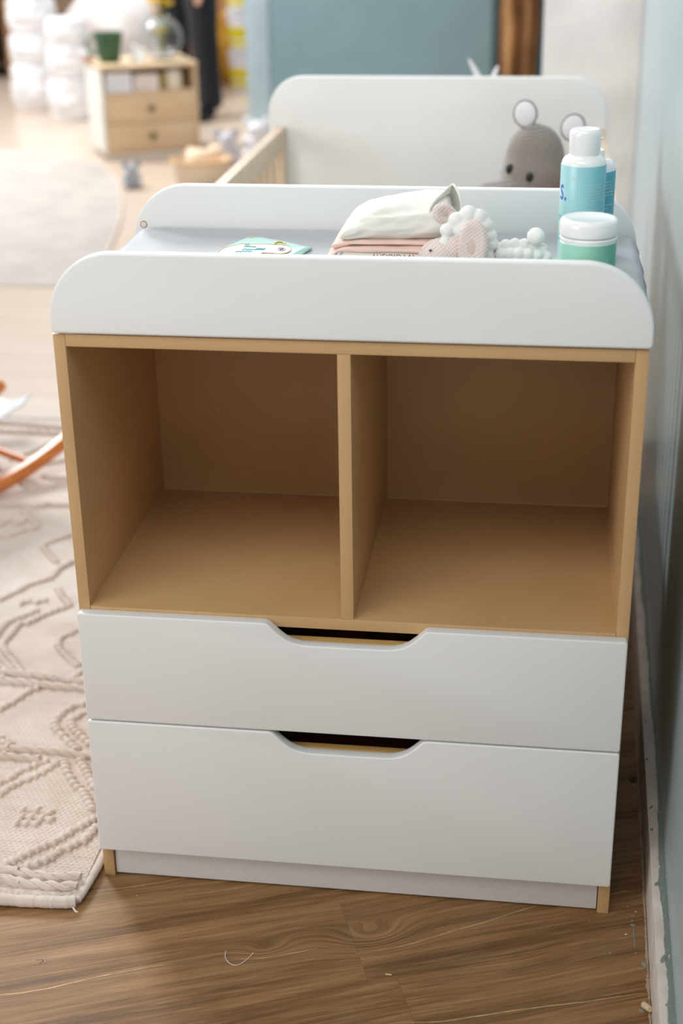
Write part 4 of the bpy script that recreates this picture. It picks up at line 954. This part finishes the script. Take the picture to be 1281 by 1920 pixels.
for k, (h_, r_) in enumerate(((.30, .175), (.19, .165), (.22, .16), (.24, .15))):
    pouf(-3.215, 8.05, [0, .302, .494, .716][k], r_, h_, ['bottom white fluffy pouf of the left stack', 'second white fluffy pouf from the floor in the left stack', 'third white fluffy pouf from the floor in the left stack', 'topmost white fluffy pouf of the left stack'][k])
for k, (h_, r_) in enumerate(((.26, .15), (.20, .14), (.16, .13))):
    pouf(-2.84, 7.62, [0, .262, .464][k], r_, h_, ['bottom white fluffy pouf of the stack behind the nightstand', 'middle white fluffy pouf of the stack behind the nightstand', 'top white fluffy pouf of the stack behind the nightstand'][k])
# beanbag
o = empty('bean_bag', (-2.72, 8.55, 0), 0, 'big pale greyish white bean bag behind the nightstand', 'bean bag')
b = bmesh.new(); ell(b, (0, 0, .40), (.44, .40, .40), None, 40, 28); ell(b, (-.02, .08, .85), (.33, .26, .42), None, 32, 20)
b = fuse(b, .03, 8)
for v in b.verts: v.co.z = max(v.co.z, .002); v.co += Vector((v.co.x, v.co.y, 0))*.09*noise.noise(v.co*5)
npart(o, 'cover', b, plain('greige_plush', (222, 212, 208), .95, sheen=.4), ang=180)
b = bmesh.new(); tube(b, resample([(-.25, -.33, .3), (-.2, -.26, .6), (-.12, -.2, .95), (0, -.1, 1.24)], .03), .008, 8); npart(o, 'seam_piping', b, fl_w)

# ---- person in black trousers behind the nightstand
pe = empty('person', (-2.03, 7.62, 0), R(-25), 'person standing in loose black trousers and a pink top behind the nightstand', 'person')
skin = plain('skin', (206, 160, 134), .55); blkc = weave('black_cloth', (26, 24, 32), 200, bump=.2, var=.3, sheen=.1); pinkc = weave('pink_knit', (222, 190, 196), 160, bump=.3)
b = bmesh.new()
def limb(b, pts, rads, n=18):
    ps = [Vector(p) for p in pts]
    for (p, r_), (q, s_) in zip(zip(ps, rads), zip(ps[1:], rads[1:])):
        for k in range(n+1): t = k/n; ico(b, p.lerp(q, t), ((r_*(1-t)+s_*t),)*3, None, 2)
for s in (-1, 1):
    limb(b, [(s*.09, 0, .90), (s*.10, -.01, .50), (s*.10, .02, .10)], [.085, .055, .036], 14)
    ell(b, (s*.10, -.05, .045), (.042, .115, .04))
ell(b, (0, 0, .95), (.155, .11, .12)); ell(b, (0, 0, 1.12), (.135, .10, .16)); ell(b, (0, 0, 1.30), (.165, .10, .14)); limb(b, [(0, 0, 1.36), (0, -.01, 1.52)], [.055, .05], 6)
for s in (-1, 1):
    limb(b, [(s*.175, 0, 1.38), (s*.21, .02, 1.10), (s*.19, -.10, .86)], [.048, .038, .028], 10)
    ell(b, (s*.185, -.125, .80), (.024, .03, .045))
    for f in range(4): limb(b, [(s*.185+(f-1.5)*.015, -.13, .775), (s*.185+(f-1.5)*.016, -.145, .71+abs(f-1.3)*.008)], [.010, .008], 6)
    limb(b, [(s*.170, -.15, .81), (s*.150, -.175, .76)], [.011, .009], 5)
ell(b, (0, -.015, 1.62), (.075, .092, .115), None, 24, 18); ell(b, (0, -.108, 1.605), (.013, .018, .02))
for s in (-1, 1): ell(b, (s*.076, -.005, 1.61), (.010, .018, .028))
body = npart(pe, 'body', fuse(b, .011, 3), skin, ang=180)
for s in (-1, 1): b = bmesh.new(); ell(b, (s*.028, -.098, 1.63), (.010, .008, .007)); npart(pe, 'eye', b, blk)
b = bmesh.new(); ell(b, (0, -.098, 1.565), (.022, .010, .006)); npart(pe, 'mouth', b, plain('lips', (176, 96, 92), .5))
b = bmesh.new(); ell(b, (0, .015, 1.645), (.088, .092, .115)); ell(b, (0, .07, 1.50), (.08, .045, .16)); b = fuse(b, .012, 3)
for v in b.verts:
    if v.co.y < -.055: v.co.y = -.055+(v.co.y+.055)*.15
npart(pe, 'hair', b, plain('brown_hair', (70, 46, 32), .6), ang=180)
b = bmesh.new(); ell(b, (0, 0, .97), (.175, .135, .13))
for s in (-1, 1): limb(b, [(s*.09, 0, .92), (s*.115, -.01, .52), (s*.12, .02, .13)], [.115, .095, .085], 14)
b = fuse(b, .014, 3)
for v in b.verts:
    if v.co.z < .07: v.co.z = .07
    v.co += Vector((v.co.x, v.co.y, 0)).normalized()*.012*noise.noise(Vector((v.co.x*16, v.co.y*16, v.co.z*2)))
npart(pe, 'trousers', b, blkc, ang=180)
b = bmesh.new(); ell(b, (0, 0, 1.10), (.160, .128, .26)); ell(b, (0, 0, 1.30), (.185, .118, .14))
for s in (-1, 1): limb(b, [(s*.18, 0, 1.38), (s*.214, .02, 1.10), (s*.20, -.07, .93)], [.062, .052, .044], 10)
npart(pe, 'top', fuse(b, .013, 3), pinkc, ang=180)
for s in (-1, 1): b = bmesh.new(); ell(b, (s*.11, -.05, .045), (.050, .13, .045)); npart(pe, 'shoe', b, plain('black_shoe', (24, 22, 24), .4))
# ---- stack of white tubs with yellow bands
tw_ = plain('tub_white', (232, 228, 232), .4); ty = plain('tub_yellow', (226, 204, 20), .5); dk_ = plain('tub_dark_lid', (60, 66, 60), .5)
for k in range(4):
    o = empty('paint_tub', (-1.96, 8.95, .282*k), 0, ['lowest white paint tub with a yellow band in the stack beside the blue wall corner', 'second white paint tub from the floor beside the blue wall corner', 'third white paint tub from the floor beside the blue wall corner', 'topmost white paint tub of the stack beside the blue wall corner'][k], 'tub', 'white tubs with yellow bands')
    npart(o, 'tub', lathe([(0, .001), (.105, .001), (.115, .25), (0, .25)]), tw_); npart(o, 'yellow_band', lathe([(.109, .085), (.1105, .085), (.1150, .165), (.1128, .165)]), ty)
    npart(o, 'lid', lathe([(0, .251), (.121, .251), (.121, .268), (.112, .272), (0, .272)]), tw_); npart(o, 'label_patch', lathe([(.107, .03), (.1085, .03), (.1098, .07), (.108, .07)]), ty)
# ---- tall brown cupboard behind and ochre sack
br = wood('brown_wood', (176, 124, 74), (204, 154, 102), (3, 3, 1.2), .55)
o = empty('wooden_cupboard', (-2.45, 9.9, 0), 0, 'tall brown wooden cupboard behind the person in black', 'cupboard')
npart(o, 'carcass', bx(-.75, .62, .02, .5, 0.001, 2.2, .004), br)
for x0, x1 in ((-.74, -.07), (-.06, .61)):
    d_ = npart(o, 'door', bx(x0, x1, 0, .019, .06, 2.15, .004), br); npart(d_, 'handle', bx(x1-.06 if x0 < -.1 else x0+.04, x1-.04 if x0 < -.1 else x0+.06, -.03, -.001, 1.0, 1.14, .004), kb)
o = empty('ochre_sack', (-2.14, 9.25, 0), 0, 'ochre yellow sack leaning before the brown cupboard', 'sack')
b = bmesh.new(); ell(b, (0, 0, .2), (.17, .14, .20)); ell(b, (.02, .02, .42), (.10, .09, .12)); b = fuse(b, .02, 4)
for v in b.verts: v.co += Vector((v.co.x, v.co.y, 0))*.15*noise.noise(v.co*9); v.co.z = max(v.co.z, .002)
npart(o, 'bag', b, plain('ochre_cloth', (190, 138, 30), .8), ang=180); b = bmesh.new(); tube(b, [(.02+.085*math.cos(a), .02+.078*math.sin(a), .47) for a in np.linspace(0, 2*math.pi, 24, endpoint=False)], .010, 8, closed=True); npart(o, 'tie_cord', b, br)
# ---- dark shelf far left
dkw = wood('dark_wood', (48, 34, 24), (74, 54, 38), (3, 3, 1.5), .5)
o = empty('dark_bookcase', (-4.55, 9.55, 0), 0, 'dark brown wooden bookcase at the far left behind the white poufs', 'bookcase')
for x in (-.6, .58): npart(o, 'side_panel', bx(x, x+.03, 0, .4, .001, 2.0, .003), br if x > 0 else dkw)
for z in (.08, .5, .92, 1.34, 1.76): npart(o, 'shelf', bx(-.568, .578, .01, .38, z, z+.03, .003), dkw)
npart(o, 'back_panel', bx(-.568, .578, .385, .4, .001, 1.98), dkw)
o = empty('ceramic_vase', (-4.12, 9.66, .5305), 0, 'pale grey vase on the dark bookcase shelf', 'vase')
npart(o, 'body', lathe([(0, 0), (.05, 0), (.08, .06), (.085, .12), (.045, .20), (.05, .23), (.04, .23), (0, .19)]), plain('grey_ceramic', (170, 165, 158), .5)); b = lathe([(.044, .228), (.053, .228), (.053, .236), (.044, .236), (.044, .228)]); npart(o, 'rim', b, glossw)
# ---- brown hanging fur and teal wall, right of the middle wall
fur = N('tan_fur_cloth', .95, sheen=.3); v_ = fur.coord(); fur.base(fur.ramp(fur.noise(fur.mapv(v_, (5, 5, 2.2)), 1.6, 4, .6, .8), [(.34, (160, 112, 64)), (.5, (206, 154, 88)), (.66, (224, 176, 124))])); fur.bump(fur.noise(v_, 60, 3), .6, .01)
o = empty('hanging_blanket', (.04, 6.9, 0), 0, 'brown and tan blanket hanging on a rack between the teal wall and the white wall', 'blanket')
G_ = []; b = bmesh.new()
for i in range(41):
    u = i/40; x = -.095+.245*u; G_.append([b.verts.new((x*(1-.25*(1-t)*(u > .5))+.02*noise.noise(Vector((u*3, t*4, 1))), .05*math.sin(u*15+2*t)+.02*noise.noise(Vector((u*5, t*5, 0))), .08+1.5*t)) for t in np.linspace(0, 1, 30)])
for a, c in zip(G_, G_[1:]):
    for k in range(29): b.faces.new((a[k], a[k+1], c[k+1], c[k]))
bmesh.ops.solidify(b, geom=b.faces[:], thickness=.012); npart(o, 'cloth', b, fur.m, ang=180)
b = bmesh.new(); 
for k in range(24): x = -.085+.2*k/23; tube(b, [(x, .03*math.sin(k*.6), .085), (x+.004, .03*math.sin(k*.6), .02)], .006, 6)
npart(o, 'fringe', b, fur.m)
o2 = empty('clothes_rack', (.04, 6.9, 0), 0, 'plain wooden rack carrying the brown hanging blanket', 'rack')
b = bmesh.new(); tube(b, [(-.14, 0, 1.615), (.17, 0, 1.615)], .015, 10); npart(o2, 'rail', b, br)
for x in (-.06,):
    b = bmesh.new(); tube(b, [(x, .09, .001), (x, .06, .8), (x, 0, 1.60)], .014, 10); npart(o2, 'post', b, br)
npart(o2, 'foot', bx(-.10, -.03, -.1, .3, .001, .03, .004), br)

# ================================================================ SMALL THINGS ON THE FLOOR
b = bmesh.new(); tube(b, resample([(-.168, -.155, .0012), (-.1665, -.167, .001), (-.161, -.177, .001), (-.152, -.1835, .001), (-.143, -.182, .001), (-.134, -.171, .001), (-.126, -.154, .0012)], .001), .00045, 6)
tag(obj('white_thread', b, plain('thread_white', (232, 232, 236), .8)), 'short curved white thread lying on the brown floor', 'thread')
tag(obj('wood_chip', bx(.074, .0835, -.1772, -.1755, .0002, .0018, .0003), plain('chip_wood', (226, 190, 140), .8)), 'tiny pale wood chip on the brown floor', 'wood chip')
b = bmesh.new(); tube(b, resample([(.322, .052, .0008), (.338, .050, .0008), (.354, .049, .0008)], .003), .0005, 5)
tag(obj('white_scrap', b, plain('scrap_white', (214, 208, 200), .8)), 'thin pale sliver on the floor before the right leg', 'scrap')
b = bmesh.new(); lp = lathe([(0, 0), (.0042, 0), (.0048, .002), (.0046, .018), (.0038, .0205), (0, .021)], (0, 0, 0), 14)
for v in lp.verts: v.co += v.co.normalized()*.0007*noise.noise(v.co*400)
bmesh.ops.rotate(lp, verts=lp.verts[:], cent=(0, 0, 0), matrix=Matrix.Rotation(R(68), 3, 'X') @ Matrix.Rotation(0, 3, 'Y')); bmesh.ops.rotate(lp, verts=lp.verts[:], cent=(0, 0, 0), matrix=Matrix.Rotation(R(25), 3, 'Z')); bmesh.ops.translate(lp, verts=lp.verts[:], vec=(.4435, -.197, .0042))
tag(obj('plaster_crumb', lp, plain('crumb_beige', (205, 180, 150), .9, bump=.5, bscale=300)), 'beige finger of broken plaster on the floor against the skirting', 'plaster crumb')
b = bmesh.new()
for (x, y, a) in [(-.44, -.205, 20), (-.436, -.21, 70), (-.432, -.207, 120)]:
    tube(b, [(x-.006*math.cos(R(a)), y-.006*math.sin(R(a)), .0008), (x+.006*math.cos(R(a)), y+.006*math.sin(R(a)), .0012)], .0005, 4)
tag(obj('lint_tuft', b, plain('lint', (190, 186, 182), .9)), 'small grey tuft of lint on the brown floor at bottom left', 'lint')
